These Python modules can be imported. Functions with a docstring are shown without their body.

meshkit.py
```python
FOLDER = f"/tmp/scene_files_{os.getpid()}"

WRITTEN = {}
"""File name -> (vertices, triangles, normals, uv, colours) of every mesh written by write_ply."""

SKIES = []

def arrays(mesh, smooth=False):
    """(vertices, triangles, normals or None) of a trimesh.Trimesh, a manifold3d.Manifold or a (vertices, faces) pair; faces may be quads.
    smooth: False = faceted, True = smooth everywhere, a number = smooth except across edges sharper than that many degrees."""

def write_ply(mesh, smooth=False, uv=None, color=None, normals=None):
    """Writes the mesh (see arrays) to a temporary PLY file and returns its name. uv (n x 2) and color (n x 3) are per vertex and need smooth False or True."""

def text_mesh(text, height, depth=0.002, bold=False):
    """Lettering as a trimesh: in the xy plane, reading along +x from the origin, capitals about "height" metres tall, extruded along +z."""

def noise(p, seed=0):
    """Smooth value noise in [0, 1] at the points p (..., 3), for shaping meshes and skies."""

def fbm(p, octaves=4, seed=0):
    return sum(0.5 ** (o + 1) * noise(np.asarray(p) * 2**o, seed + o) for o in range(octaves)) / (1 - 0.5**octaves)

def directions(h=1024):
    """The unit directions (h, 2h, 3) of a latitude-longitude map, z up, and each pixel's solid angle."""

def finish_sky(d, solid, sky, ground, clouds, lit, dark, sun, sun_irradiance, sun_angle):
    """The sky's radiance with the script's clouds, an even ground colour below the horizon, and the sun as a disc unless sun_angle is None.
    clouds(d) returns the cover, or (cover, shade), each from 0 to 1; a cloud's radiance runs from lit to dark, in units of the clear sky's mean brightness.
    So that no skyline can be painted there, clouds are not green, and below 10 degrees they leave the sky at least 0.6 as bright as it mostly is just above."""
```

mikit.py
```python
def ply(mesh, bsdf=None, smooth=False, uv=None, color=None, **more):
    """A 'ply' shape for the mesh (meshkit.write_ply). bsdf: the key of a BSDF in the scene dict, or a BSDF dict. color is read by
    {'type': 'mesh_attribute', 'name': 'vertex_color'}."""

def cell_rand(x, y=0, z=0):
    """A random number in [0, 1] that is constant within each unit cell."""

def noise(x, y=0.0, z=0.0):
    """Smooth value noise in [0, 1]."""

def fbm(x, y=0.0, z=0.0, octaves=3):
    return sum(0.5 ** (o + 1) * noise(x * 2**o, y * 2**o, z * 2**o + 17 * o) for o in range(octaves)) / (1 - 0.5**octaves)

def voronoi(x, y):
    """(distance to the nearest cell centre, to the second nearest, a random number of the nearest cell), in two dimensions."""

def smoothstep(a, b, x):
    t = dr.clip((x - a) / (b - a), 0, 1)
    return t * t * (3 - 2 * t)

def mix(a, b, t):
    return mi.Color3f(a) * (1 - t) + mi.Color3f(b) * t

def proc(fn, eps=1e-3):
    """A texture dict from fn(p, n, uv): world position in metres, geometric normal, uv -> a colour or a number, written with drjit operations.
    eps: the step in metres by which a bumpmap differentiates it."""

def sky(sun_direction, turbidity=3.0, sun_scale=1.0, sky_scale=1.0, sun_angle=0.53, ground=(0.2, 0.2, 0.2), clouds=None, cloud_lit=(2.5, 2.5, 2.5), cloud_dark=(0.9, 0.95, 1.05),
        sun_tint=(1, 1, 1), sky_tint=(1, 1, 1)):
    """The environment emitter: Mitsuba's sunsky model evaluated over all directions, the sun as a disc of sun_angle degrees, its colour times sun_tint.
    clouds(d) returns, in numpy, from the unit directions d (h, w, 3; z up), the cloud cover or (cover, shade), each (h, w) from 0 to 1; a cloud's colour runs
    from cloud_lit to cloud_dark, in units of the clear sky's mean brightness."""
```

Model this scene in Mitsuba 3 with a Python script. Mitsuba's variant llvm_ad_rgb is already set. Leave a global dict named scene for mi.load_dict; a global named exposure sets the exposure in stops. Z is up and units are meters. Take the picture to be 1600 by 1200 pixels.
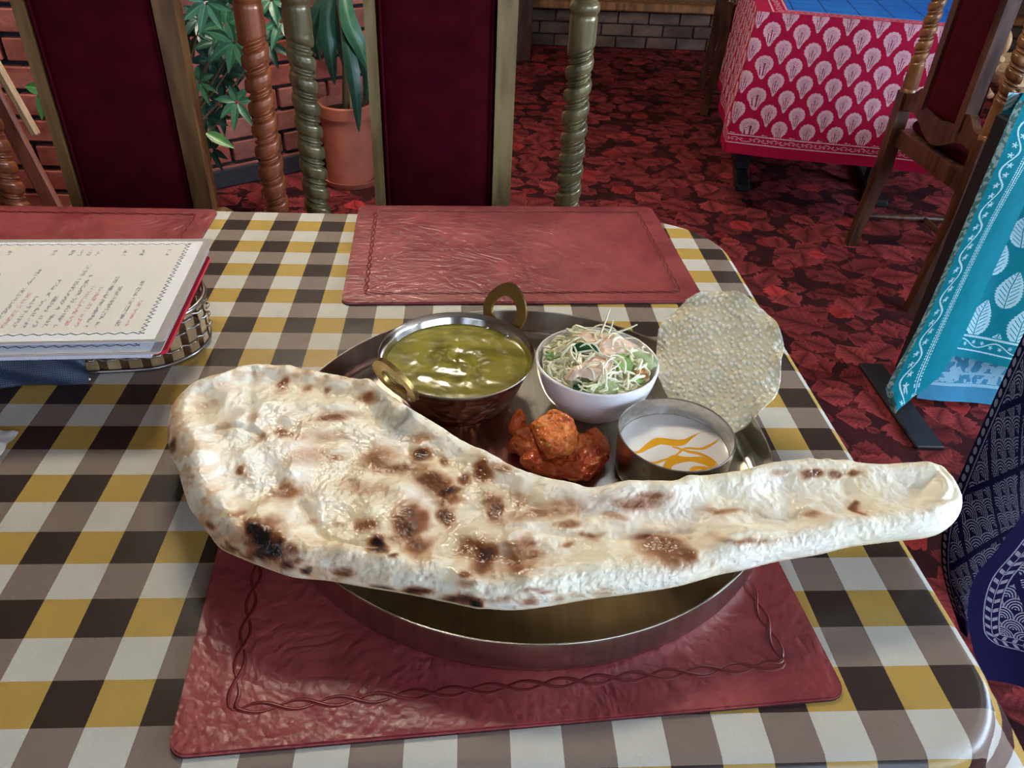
import math, random
import numpy as np
import trimesh, shapely.geometry as sg
from shapely import affinity
from scipy.spatial import cKDTree
import manifold3d as m3
import drjit as dr
import mitsuba as mi
import mikit, meshkit
from mikit import noise, fbm, voronoi, cell_rand, smoothstep, mix, proc

T = mi.ScalarTransform4f
scene, labels = {}, {}
PI = math.pi
rng = np.random.default_rng(7)

# ------------------------------------------------------------------ camera
FOCAL = 1206.8
CAM = np.array([0.00139, -0.68252, 1.19145])
RIGHT = np.array([0.99787612, -0.04880294, 0.04314541])
DOWN = np.array([0.00643866, -0.58520713, -0.81085828])
FWD = np.array([0.06482127, 0.80941391, -0.58365])
scene['camera'] = {'type': 'perspective', 'fov': math.degrees(2 * math.atan(800 / FOCAL)), 'fov_axis': 'x', 'near_clip': 0.02, 'far_clip': 50,
                   'to_world': T().look_at(origin=CAM.tolist(), target=(CAM + FWD).tolist(), up=(-DOWN).tolist())}
exposure = 0.42

# ------------------------------------------------------------------ light (lamps and windows of the room)
LAMP_KEY = (33.0, 29.5, 23.5)      # warm ceiling panels
LAMP_FAR = (1.7, 1.55, 1.35)
WINDOW = (2.9, 3.7, 4.8)           # daylight behind the camera and from the right
scene['daylight'] = {'type': 'constant', 'radiance': {'type': 'rgb', 'value': [0.03, 0.032, 0.036]}}


# ------------------------------------------------------------------ helpers
def lin(r, g, b):
    c = np.array([r, g, b]) / 255.0
    return np.where(c <= 0.04045, c / 12.92, ((c + 0.055) / 1.055) ** 2.4).tolist()


def C3(r, g, b):
    return mi.Color3f(*lin(r, g, b))


def rgb(r, g, b):
    return {'type': 'rgb', 'value': lin(r, g, b)}


def mat(key, base, rough=0.5, metallic=0.0, spec=0.5, bump=None, bscale=1.0, eps=1e-3, **more):
    b = {'type': 'principled', 'base_color': base if isinstance(base, dict) else rgb(*base), 'roughness': rough, 'metallic': metallic, **more}
    if metallic == 0:
        b['specular'] = spec
    if bump is not None:
        b = {'type': 'bumpmap', 'tex': proc(bump, eps), 'scale': bscale, 'bsdf': b}
    scene[key] = {'type': 'twosided', 'bsdf': b}
    return key


def numbered(key):
    if key not in scene and not any(k.startswith(key + '__') for k in scene):
        return key
    i = 1
    while f'{key}_{i:03d}' in scene or any(k.startswith(f'{key}_{i:03d}__') for k in scene):
        i += 1
    return f'{key}_{i:03d}'


_names = {}


def put(name, shape, parent=None, label=None, cat=None, group=None, kind=None):
    """One entry of the scene. shape: a ply dict."""
    key = name if parent is None else parent + '__' + name
    n = _names.get(key, 0)
    _names[key] = n + 1
    if n:
        key = f'{key}_{n:03d}'
    scene[key] = shape
    tag(key, label, cat, group, kind)
    return key


def tag(key, label=None, cat=None, group=None, kind=None):
    d = {k: v for k, v in (('label', label), ('category', cat), ('group', group), ('kind', kind)) if v}
    if d:
        labels[key] = d


def thing(name, label, cat, group=None):
    n = _names.get(name, 0)
    _names[name] = n + 1
    key = f'{name}_{n:03d}' if n else name
    tag(key, label, cat, group)
    return key


P = mikit.ply


def moved(shape, M):
    d = dict(shape)
    d['to_world'] = M
    return d


def xf(mesh, loc=(0, 0, 0), rz=0.0, rx=0.0, ry=0.0, scale=None):
    mesh = mesh.copy()
    if scale is not None:
        mesh.vertices *= np.asarray(scale)
    R = trimesh.transformations.euler_matrix(rx, ry, rz, 'sxyz')
    R[:3, 3] = loc
    mesh.apply_transform(R)
    return mesh


def cat(*ms):
    return trimesh.util.concatenate([m for m in ms if m is not None])


def tm(man):
    m = man.to_mesh()
    return trimesh.Trimesh(m.vert_properties[:, :3], m.tri_verts, process=False)


def box(sx, sy, sz, b=0.003, loc=(0, 0, 0), rz=0.0, rx=0.0, ry=0.0):
    """A box with chamfered edges, centred on loc."""
    hx, hy, hz = sx / 2, sy / 2, sz / 2
    b = min(b, hx * .6, hy * .6, hz * .6)
    pts = []
    for i in (-1, 1):
        for j in (-1, 1):
            for k in (-1, 1):
                pts += [(i * hx, j * (hy - b), k * (hz - b)), (i * (hx - b), j * hy, k * (hz - b)), (i * (hx - b), j * (hy - b), k * hz)]
    return xf(tm(m3.Manifold.hull_points(np.array(pts))), loc, rz, rx, ry)


def lathe(profile, n=64, loc=(0, 0, 0)):
    prof = np.asarray(profile, float)
    a = np.arange(n) * 2 * PI / n
    v = np.stack([prof[:, None, 0] * np.cos(a), prof[:, None, 0] * np.sin(a), np.repeat(prof[:, 1:2], n, 1)], -1).reshape(-1, 3)
    i, j = np.meshgrid(np.arange(len(prof) - 1), np.arange(n), indexing='ij')
    q = np.stack([i * n + j, i * n + (j + 1) % n, (i + 1) * n + (j + 1) % n, (i + 1) * n + j], -1).reshape(-1, 4)
    f = np.vstack([q[:, [0, 1, 2]], q[:, [0, 2, 3]]])
    m = trimesh.Trimesh(v + np.asarray(loc), f, process=False)
    return m


def tube(pts, r, sides=8, closed=False, caps=True):
    p = np.asarray(pts, float)
    n = len(p)
    if closed:
        t = np.roll(p, -1, 0) - np.roll(p, 1, 0)
    else:
        t = np.gradient(p, axis=0)
    t /= np.linalg.norm(t, axis=1, keepdims=True) + 1e-12
    ref = np.array([0, 0, 1.0]) if abs(t[0, 2]) < .9 else np.array([1.0, 0, 0])
    a = np.cross(t[0], ref); a /= np.linalg.norm(a)
    A = []
    for k in range(n):
        a = a - t[k] * (a @ t[k]); a /= np.linalg.norm(a) + 1e-12
        A.append(a)
    A = np.array(A); B = np.cross(t, A)
    ang = np.arange(sides) * 2 * PI / sides
    r = np.broadcast_to(r, (n,))
    v = (p[:, None] + r[:, None, None] * (np.cos(ang)[None, :, None] * A[:, None] + np.sin(ang)[None, :, None] * B[:, None])).reshape(-1, 3)
    m_ = n if closed else n - 1
    i, j = np.meshgrid(np.arange(m_), np.arange(sides), indexing='ij')
    i2 = (i + 1) % n
    q = np.stack([i * sides + j, i * sides + (j + 1) % sides, i2 * sides + (j + 1) % sides, i2 * sides + j], -1).reshape(-1, 4)
    f = np.vstack([q[:, [0, 1, 2]], q[:, [0, 2, 3]]])
    if caps and not closed:
        v = np.vstack([v, p[:1], p[-1:]])
        k = np.arange(sides)
        f = np.vstack([f, np.stack([k * 0 + n * sides, (k + 1) % sides, k], 1), np.stack([k * 0 + n * sides + 1, (n - 1) * sides + k, (n - 1) * sides + (k + 1) % sides], 1)])
    return trimesh.Trimesh(v, f, process=False)


def sheet(G, uv=None):
    """A grid of points (n, m, 3) as a mesh; returns (mesh, uv)."""
    G = np.asarray(G, float)
    n, m = G.shape[:2]
    i, j = np.meshgrid(np.arange(n - 1), np.arange(m - 1), indexing='ij')
    q = np.stack([i * m + j, i * m + j + 1, (i + 1) * m + j + 1, (i + 1) * m + j], -1).reshape(-1, 4)
    f = np.vstack([q[:, [0, 1, 2]], q[:, [0, 2, 3]]])
    return trimesh.Trimesh(G.reshape(-1, 3), f, process=False), (None if uv is None else np.asarray(uv).reshape(-1, 2))


def extrude(poly, h, loc=(0, 0, 0)):
    m = trimesh.creation.extrude_polygon(poly, h, engine='earcut')
    m.apply_translation(loc)
    return m


def smooth_path(pts, n):
    """Catmull-Rom through pts."""
    p = np.asarray(pts, float)
    p = np.vstack([2 * p[0] - p[1], p, 2 * p[-1] - p[-2]])
    out = []
    t = np.linspace(0, len(p) - 3 - 1e-9, n)
    for x in t:
        k = int(x); u = x - k
        a, b, c, d = p[k:k + 4]
        out.append(.5 * ((2 * b) + (-a + c) * u + (2 * a - 5 * b + 4 * c - d) * u * u + (-a + 3 * b - 3 * c + d) * u ** 3))
    return np.array(out)


def smooth_loop(pts, n):
    p = np.asarray(pts, float)
    out = []
    for x in np.linspace(0, len(p), n, endpoint=False):
        k = int(x); u = x - k
        a, b, c, d = (p[(k + i) % len(p)] for i in (-1, 0, 1, 2))
        out.append(.5 * ((2 * b) + (-a + c) * u + (2 * a - 5 * b + 4 * c - d) * u * u + (-a + 3 * b - 3 * c + d) * u ** 3))
    return np.array(out)


def ray(x, y):
    return (x - 800) / FOCAL * RIGHT + (y - 600) / FOCAL * DOWN + FWD


def on_plane(x, y, point, normal):
    """Where a sight line measured in the photograph meets a plane of the room."""
    d = ray(x, y)
    return CAM + d * (((np.asarray(point) - CAM) @ normal) / (d @ normal))


def at_z(x, y, z):
    return on_plane(x, y, (0, 0, z), np.array([0, 0, 1.0]))


# ------------------------------------------------------------------ materials
S = 0.0335                      # one check of the tablecloth


def gingham(p, n, uv):
    u, v = uv.x, uv.y
    c, r = dr.floor(u), dr.floor(v)
    dark_c = (c - 2 * dr.floor(c / 2)) < 0.5
    dark_r = (r - 2 * dr.floor(r / 2)) < 0.5
    weave = 0.94 + 0.12 * noise(u * 40, v * 40) * noise(u * 3, v * 3)
    col = dr.select(dark_c & dark_r, C3(52, 40, 36), dr.select(dark_c, C3(132, 117, 106), dr.select(dark_r, C3(184, 152, 78), C3(201, 198, 186))))
    return col * weave


mat('m_gingham', proc(gingham), 0.28, spec=0.5, bump=lambda p, n, uv: fbm(p.x * 24, p.y * 24, p.z * 24, 2) * .0012, eps=2e-3)


def leather_c(p, n, uv):
    a = fbm(p.x * 18, p.y * 18, p.z * 18, 4)
    b = fbm(p.x * 90 + 5, p.y * 90, p.z, 2)
    return mix(C3(122, 44, 48), C3(146, 64, 64), smoothstep(0.25, 0.75, a)) * (0.85 + 0.3 * b)


def leather_b(p, n, uv):
    w = fbm(p.x * 60 + 3 * noise(p.x * 25, p.y * 25), p.y * 60, 0, 3)
    return dr.abs(w - .5) * 0.0022 + fbm(p.x * 260, p.y * 260, 0, 2) * 0.0004


mat('m_leather', proc(leather_c), 0.38, spec=0.5, bump=leather_b, eps=3e-4)
mat('m_leather_dark', proc(lambda p, n, uv: C3(104, 26, 26) * (.8 + .4 * fbm(p.x * 120, p.y * 120))), 0.35, spec=0.5)
mat('m_leather_edge', (52, 26, 34), 0.5)


def hash2(x, y):
    return cell_rand(x, y, 7)


def leaves(x, y, seed, size, keep):
    """A layer of serrated leaves, one in most cells: (hit, along the blade 0..1, from midrib 0..1, vein shade)."""
    gx, gy = dr.floor(x), dr.floor(y)
    hit_, edge, vein, tone = mi.Bool(False), mi.Float(0), mi.Float(0), mi.Float(0)
    for a in (-1, 0, 1):
        for b in (-1, 0, 1):
            cx, cy = gx + a, gy + b
            dx = x - (cx + .15 + .7 * cell_rand(cx, cy, seed))
            dy = y - (cy + .15 + .7 * cell_rand(cx, cy, seed + 1))
            ph = 6.2832 * cell_rand(cx, cy, seed + 2)
            sz = size * (.65 + .6 * cell_rand(cx, cy, seed + 3))
            c_, s_ = dr.cos(ph), dr.sin(ph)
            lx, ly = (dx * c_ + dy * s_) / sz + .45, (dy * c_ - dx * s_) / sz
            ly = ly + .22 * lx * (1 - lx)
            prof = dr.maximum(lx * (1.0 - lx), 0) * 1.75
            teeth = 1 + .34 * dr.abs(dr.sin((lx + .55 * dr.abs(ly)) * 13.0)) - .14
            q = dr.abs(ly) / dr.maximum(prof * teeth, 1e-3)
            h = (lx > 0) & (lx < 1) & (q < 1) & (cell_rand(cx, cy, seed + 5) < keep)
            vn = .5 + .5 * dr.cos((lx - .75 * dr.abs(ly)) * 42.0)
            edge = dr.select(h, q, edge)
            vein = dr.select(h, vn * smoothstep(.02, .10, dr.abs(ly)), vein)
            tone = dr.select(h, cell_rand(cx, cy, seed + 7), tone)
            hit_ = hit_ | h
    return hit_, edge, vein, tone


def carpet(p, n, uv):
    x, y = p.x + .012 * noise(p.x * 30, p.y * 30), p.y + .012 * noise(p.x * 30 + 7, p.y * 30)
    col = mix(C3(40, 20, 23), C3(74, 32, 36), fbm(x * 16, y * 16))
    for seed, size, keep, sc, dim in ((41, .62, .95, 11.0, .55), (73, .82, .85, 8.5, .72), (11, .95, .72, 7.2, .9), (29, .84, .50, 7.8, 1.1)):
        h, e, v, t = leaves(x * sc + seed * .37, y * sc + seed * .71, seed, size, keep)
        leaf = mix(C3(78, 30, 34), C3(182, 76, 76), dr.clip(.15 + .55 * e + .25 * v, 0, 1) * (.45 + .65 * t))
        leaf = mix(leaf, C3(196, 44, 44), dr.select(t > .9, .35, 0.0)) * dim
        leaf = mix(leaf, C3(56, 22, 27), smoothstep(.90, 1.0, e) * .5 + .35 * smoothstep(.08, .0, e))
        col = dr.select(h, leaf, col)
    return col * (.55 + .46 * noise(p.x * 420, p.y * 420))


mat('m_carpet', proc(carpet), 0.95, spec=0.1)


def wood_fn(c1, c2, f=14.0):
    def fn(p, n, uv):
        g = fbm(p.x * f * 3, p.y * f * 3, p.z * f * .5, 3) + .25 * noise(p.x * 160, p.y * 160, p.z * 12)
        return mix(mi.Color3f(*c1), mi.Color3f(*c2), smoothstep(.3, .9, g))
    return fn


mat('m_wood_gold', proc(wood_fn(lin(96, 78, 46), lin(150, 130, 86))), 0.36, spec=0.6, clearcoat=0.4, clearcoat_gloss=.8)
mat('m_wood_brown', proc(wood_fn(lin(76, 48, 26), lin(118, 86, 50))), 0.36, spec=0.6, clearcoat=0.4, clearcoat_gloss=.8)
mat('m_post_olive', proc(wood_fn(lin(84, 76, 50), lin(132, 120, 82))), 0.26, metallic=0.35, clearcoat=0.6, clearcoat_gloss=.85)
mat('m_post_copper', proc(wood_fn(lin(112, 58, 34), lin(158, 90, 56))), 0.27, metallic=0.2, clearcoat=0.6, clearcoat_gloss=.85)
mat('m_wood_dark', proc(wood_fn(lin(52, 30, 20), lin(88, 54, 36))), 0.4, spec=0.5)
mat('m_post_dark', proc(wood_fn(lin(96, 62, 36), lin(150, 104, 62))), 0.35, metallic=.2, clearcoat=.5, clearcoat_gloss=.8)
mat('m_wood_red', proc(wood_fn(lin(92, 50, 36), lin(138, 82, 60))), 0.45)
mat('m_wood_pale', proc(wood_fn(lin(160, 128, 90), lin(196, 164, 122))), 0.45)
mat('m_wood_ledge', proc(wood_fn(lin(120, 76, 44), lin(168, 112, 66))), 0.45)
mat('m_velvet', proc(lambda p, n, uv: mix(C3(50, 5, 13), C3(76, 10, 24), fbm(p.x * 30, p.y * 30, p.z * 30))), 0.9, spec=0.05, sheen=1.0, sheen_tint=0.9)
mat('m_velvet_dark', proc(lambda p, n, uv: C3(64, 14, 24) * (.8 + .4 * fbm(p.x * 30, p.y * 30, p.z * 30))), 0.9, spec=0.05, sheen=.5, sheen_tint=.9)


def brick_fn(c1, c2, f=1.0):
    def fn(p, n, uv):
        a = fbm(p.x * 7, p.y * 7, p.z * 9, 3)
        b = fbm(p.x * 60, p.y * 60, p.z * 60, 2)
        return mix(mi.Color3f(*c1), mi.Color3f(*c2), smoothstep(.3, .75, a)) * (.8 + .4 * b)
    return fn


brick_bump = lambda p, n, uv: fbm(p.x * 90, p.y * 90, p.z * 90) * .002
mat('m_brick_1', proc(brick_fn(lin(150, 78, 66), lin(186, 108, 92))), 0.75, bump=brick_bump)
mat('m_brick_2', proc(brick_fn(lin(128, 60, 50), lin(164, 86, 72))), 0.75, bump=brick_bump)
mat('m_brick_3', proc(brick_fn(lin(118, 66, 60), lin(150, 92, 82))), 0.75, bump=brick_bump)
mat('m_brick_grey_1', proc(brick_fn(lin(78, 62, 56), lin(120, 98, 88))), 0.8, bump=brick_bump)
mat('m_brick_grey_2', proc(brick_fn(lin(92, 70, 60), lin(132, 106, 92))), 0.8, bump=brick_bump)
mat('m_mortar', proc(lambda p, n, uv: C3(42, 42, 52) * (.8 + .4 * fbm(p.x * 60, p.y * 60, p.z * 60))), 0.9)
mat('m_mortar_grey', proc(lambda p, n, uv: C3(84, 74, 70) * (.8 + .4 * fbm(p.x * 60, p.y * 60, p.z * 60))), 0.9)
mat('m_plaster', proc(lambda p, n, uv: C3(104, 78, 60) * (.92 + .16 * fbm(p.x * 4, p.y * 4, p.z * 4))), 0.9)
mat('m_ceiling', proc(lambda p, n, uv: C3(150, 132, 112) * (.94 + .12 * fbm(p.x * 4, p.y * 4, p.z * 4))), 0.9)
mat('m_white_frame', (210, 208, 202), 0.5)


def steel_b(p, n, uv):
    return fbm(p.x * 500, p.y * 40, p.z * 500, 2) * .00003


mat('m_steel', proc(lambda p, n, uv: mix(C3(176, 172, 166), C3(205, 202, 196), noise(p.x * 300, p.y * 20, p.z * 300))), 0.24, metallic=1.0)
mat('m_steel_tray', proc(lambda p, n, uv: mix(C3(172, 165, 152), C3(204, 198, 186), fbm(p.x * 260, p.y * 18, 0, 2) * .7 + .3 * fbm(p.x * 12, p.y * 12))), 0.23, metallic=1.0)
mat('m_steel_bright', (214, 210, 204), 0.16, metallic=1.0)


def hammered(p, n, uv):
    d1, d2, w = voronoi(uv.x, uv.y)
    return d1 * d1 * .0016


mat('m_copper', proc(lambda p, n, uv: mix(C3(128, 72, 56), C3(170, 104, 84), fbm(p.x * 60, p.y * 60, p.z * 60))), 0.25, metallic=1.0, bump=hammered, eps=5e-4)


def brass_c(p, n, uv):
    w = fbm(p.x * 240, p.y * 240, p.z * 240, 2)
    line = smoothstep(.04, .0, dr.abs(dr.sin(w * 26)) * .15)
    return mix(C3(186, 158, 96), C3(104, 80, 40), line * .8)


mat('m_brass', proc(brass_c), 0.32, metallic=1.0)
mat('m_porcelain', (244, 244, 246), 0.12, spec=0.6, clearcoat=.6, clearcoat_gloss=.95)
mat('m_black_metal', (30, 31, 36), 0.45)
mat('m_soil', proc(lambda p, n, uv: C3(52, 36, 28) * (.5 + fbm(p.x * 120, p.y * 120, p.z * 120))), 0.95)
mat('m_terracotta', proc(lambda p, n, uv: mix(C3(158, 88, 70), C3(184, 110, 90), fbm(p.x * 20, p.y * 20, p.z * 20))), 0.6)
mat('m_stem', (92, 78, 52), 0.7)


def leaf_mat(key, c1, c2):
    base = {'type': 'principled', 'base_color': proc(lambda p, n, uv: mix(mi.Color3f(*c1), mi.Color3f(*c2), smoothstep(.12, .0, dr.abs(uv.x - .5)) * .6 + .4 * fbm(p.x * 40, p.y * 40, p.z * 40))), 'roughness': .35, 'specular': .5}
    scene[key] = {'type': 'twosided', 'bsdf': base}


leaf_mat('m_leaf', lin(36, 84, 62), lin(84, 132, 98))
leaf_mat('m_leaf_dark', lin(20, 52, 44), lin(44, 88, 70))
leaf_mat('m_leaf_bright', lin(58, 110, 56), lin(110, 152, 88))


# printed cloths -----------------------------------------------------------
def vine(s, t, pitch, w):
    """A wavy stem with leaves in a strip of width w: s along, t across (centre 0)."""
    y = t / w
    k = 2 * PI / pitch
    stem = dr.abs(y - .26 * dr.sin(s * k)) < .05
    a = s / (pitch / 4)
    cx = (dr.floor(a) + .5) * pitch / 4
    side = dr.select(dr.sin(cx * k * 1.0 + .3) > 0, -.14, .14)
    dx, dy = (s - cx) / w, y - side - .26 * dr.sin(cx * k) * .2
    r = dr.sqrt(dx * dx + dy * dy)
    th = dr.atan2(dy, dx)
    leaf = r < .16 * (.72 + .38 * dr.cos(5 * th))
    return stem | leaf


def pink_print(p, n, uv):
    u, v = uv.x, uv.y                       # metres from the left edge and above the hem
    base, pale = C3(158, 16, 58), C3(206, 160, 174)
    A, B = .098, .0535
    vv = v - .094
    row = dr.floor(vv / B + .5)
    xs = u / A + .5 * (row - 2 * dr.floor(row / 2))
    m = mi.Bool(False)
    ink = mi.Bool(False)
    for dr_ in (-1, 0, 1):
        rr = row + dr_
        x = u / A + .5 * (rr - 2 * dr.floor(rr / 2))
        lx = (x - dr.floor(x) - .5) * A
        ly = vv - rr * B
        th = dr.atan2(ly - .004, lx)
        sc = 1 + .045 * dr.cos(15 * th)
        head = dr.sqrt(lx * lx + dr.square(ly - .009)) < .0275 * sc
        ww = .0275 * dr.maximum((ly + .046) / .055, 0)
        taper = (ly < .009) & (ly > -.041) & (dr.abs(lx) < ww * (.92 + .12 * dr.cos(ly * 700)))
        hit = head | taper
        r = dr.sqrt(lx * lx + dr.square(ly - .010))
        rings = (r < .016) & (dr.abs(dr.sin(r * 520 + 2 * dr.sin(5 * th))) < .33)
        stem = (dr.abs(lx) < .0012) & (ly < .012) & (ly > -.030)
        curl = (ly < .0) & (ly > -.028) & (dr.abs(dr.abs(lx) - .006 - .12 * (ly + .02)) < .0011)
        m = m | hit
        ink = ink | (hit & (rings | stem | curl))
    field = (v > .072)
    col = dr.select(field & m, dr.select(ink, C3(112, 30, 66), pale), base)
    strip = (v > .036) & (v < .074)
    lines = (dr.abs(v - .040) < .0022) | (dr.abs(v - .069) < .0022)
    col = dr.select(strip, base, col)
    col = dr.select(strip & (lines | vine(u, v - .0545, .062, .026)), pale * .92, col)
    return col * (.93 + .14 * fbm(u * 30, v * 30))


mat('m_pink_print', proc(pink_print), 0.8, spec=.15, sheen=.3)


def pink_top(p, n, uv):
    u, v = uv.x, uv.y                       # metres from the left edge and from the front edge of the table top
    base, pale = C3(176, 18, 66), C3(222, 160, 180)
    d = dr.minimum(u - .035, v - .006)
    s_ = dr.select(u - .035 < v - .006, v, u)
    t = d - .030
    strip = (d > 0) & (d < .060)
    lines = (dr.abs(d - .006) < .003) | (dr.abs(d - .054) < .003)
    col = dr.select(strip & (lines | vine(s_, t, .085, .04)), pale, base)
    gx, gy = u * 9.0 - dr.floor(u * 9.0), v * 9.0 - dr.floor(v * 9.0)
    grid = (gx < .035) | (gy < .035)
    blue = mix(C3(6, 92, 196), C3(40, 132, 222), fbm(u * 3, v * 3))
    return dr.select(d > .060, dr.select(grid, C3(8, 40, 110), blue), col)


mat('m_pink_top', proc(pink_top), 0.3, spec=.5)


def teal_print(p, n, uv):
    u, v = uv.x, uv.y                       # metres from the corner edge, and up from the tip
    base, pale = C3(0, 134, 152), C3(188, 230, 238)
    grey = mix(C3(60, 96, 92), C3(128, 148, 138), smoothstep(.45, .6, fbm(u * 160, v * 160)))
    col = dr.select(u < .016, grey, base)
    dots = (dr.sin(v * 900) > -.3)
    l = ((dr.abs(u - .068) < .0016) & dots) | ((dr.abs(u - .080) < .0016) & dots) | (dr.abs(u - .074) < .0014)
    vn = (u > .016) & (u < .066) & vine(v, u - .041, .105, .046)
    return dr.select(l | vn, pale, col) * (.93 + .14 * fbm(u * 30, v * 30))


mat('m_teal_print', proc(teal_print), 0.75, spec=.15, sheen=.3)


def teal_face(p, n, uv):
    u, v = uv.x, uv.y                       # v: metres above the hem
    base, pale = C3(0, 128, 146), C3(176, 222, 232)
    A, B = .105, .075
    vv = v - .105
    row = dr.floor(vv / B + .5)
    m = mi.Bool(False)
    ink = mi.Bool(False)
    for k in (-1, 0, 1):
        rr = row + k
        x = u / A + .5 * (rr - 2 * dr.floor(rr / 2))
        lx = (x - dr.floor(x) - .5) * A
        ly = vv - rr * B
        lx = lx - .22 * dr.maximum(ly, 0) + .004
        yy = (ly + .046) / .092
        w = .031 * dr.select(yy < .40, dr.sqrt(dr.maximum(1 - dr.square(1 - yy / .40), 0)), dr.cos(dr.clip((yy - .40) / .60, 0, 1) * 1.5708))
        hit = (yy > 0) & (yy < 1) & (dr.abs(lx) < w * (1 + .06 * dr.cos(ly * 900)))
        ink = ink | (hit & (dr.abs(lx) < w * .74) & (((dr.abs(dr.sin((ly - dr.abs(lx) * .8) * 300)) < .34) & (dr.abs(lx) > .003)) | (dr.abs(lx) < .0014)))
        m = m | hit
    col = dr.select((v > .062) & m & ~ink, pale, base)
    strip = (v > .018) & (v < .060)
    lines = (dr.abs(v - .022) < .0018) | (dr.abs(v - .057) < .0026)
    col = dr.select(strip, base, col)
    return dr.select(strip & (lines | vine(u, v - .040, .09, .032)), pale, col)


mat('m_teal_face', proc(teal_face), 0.75, spec=.15, sheen=.3)


def under_print(p, n, uv):
    v = uv.y
    f = fbm(uv.x * 70, v * 70)
    pat = ((v > .05) & (f > .48)) | (dr.abs(v - .045) < .004) | (dr.abs(v - .075) < .003)
    return dr.select(pat, C3(150, 200, 220), C3(70, 146, 182)) * (.92 + .16 * fbm(uv.x * 300, v * 300))


mat('m_under_print', proc(under_print), 0.8, spec=.1)


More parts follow.
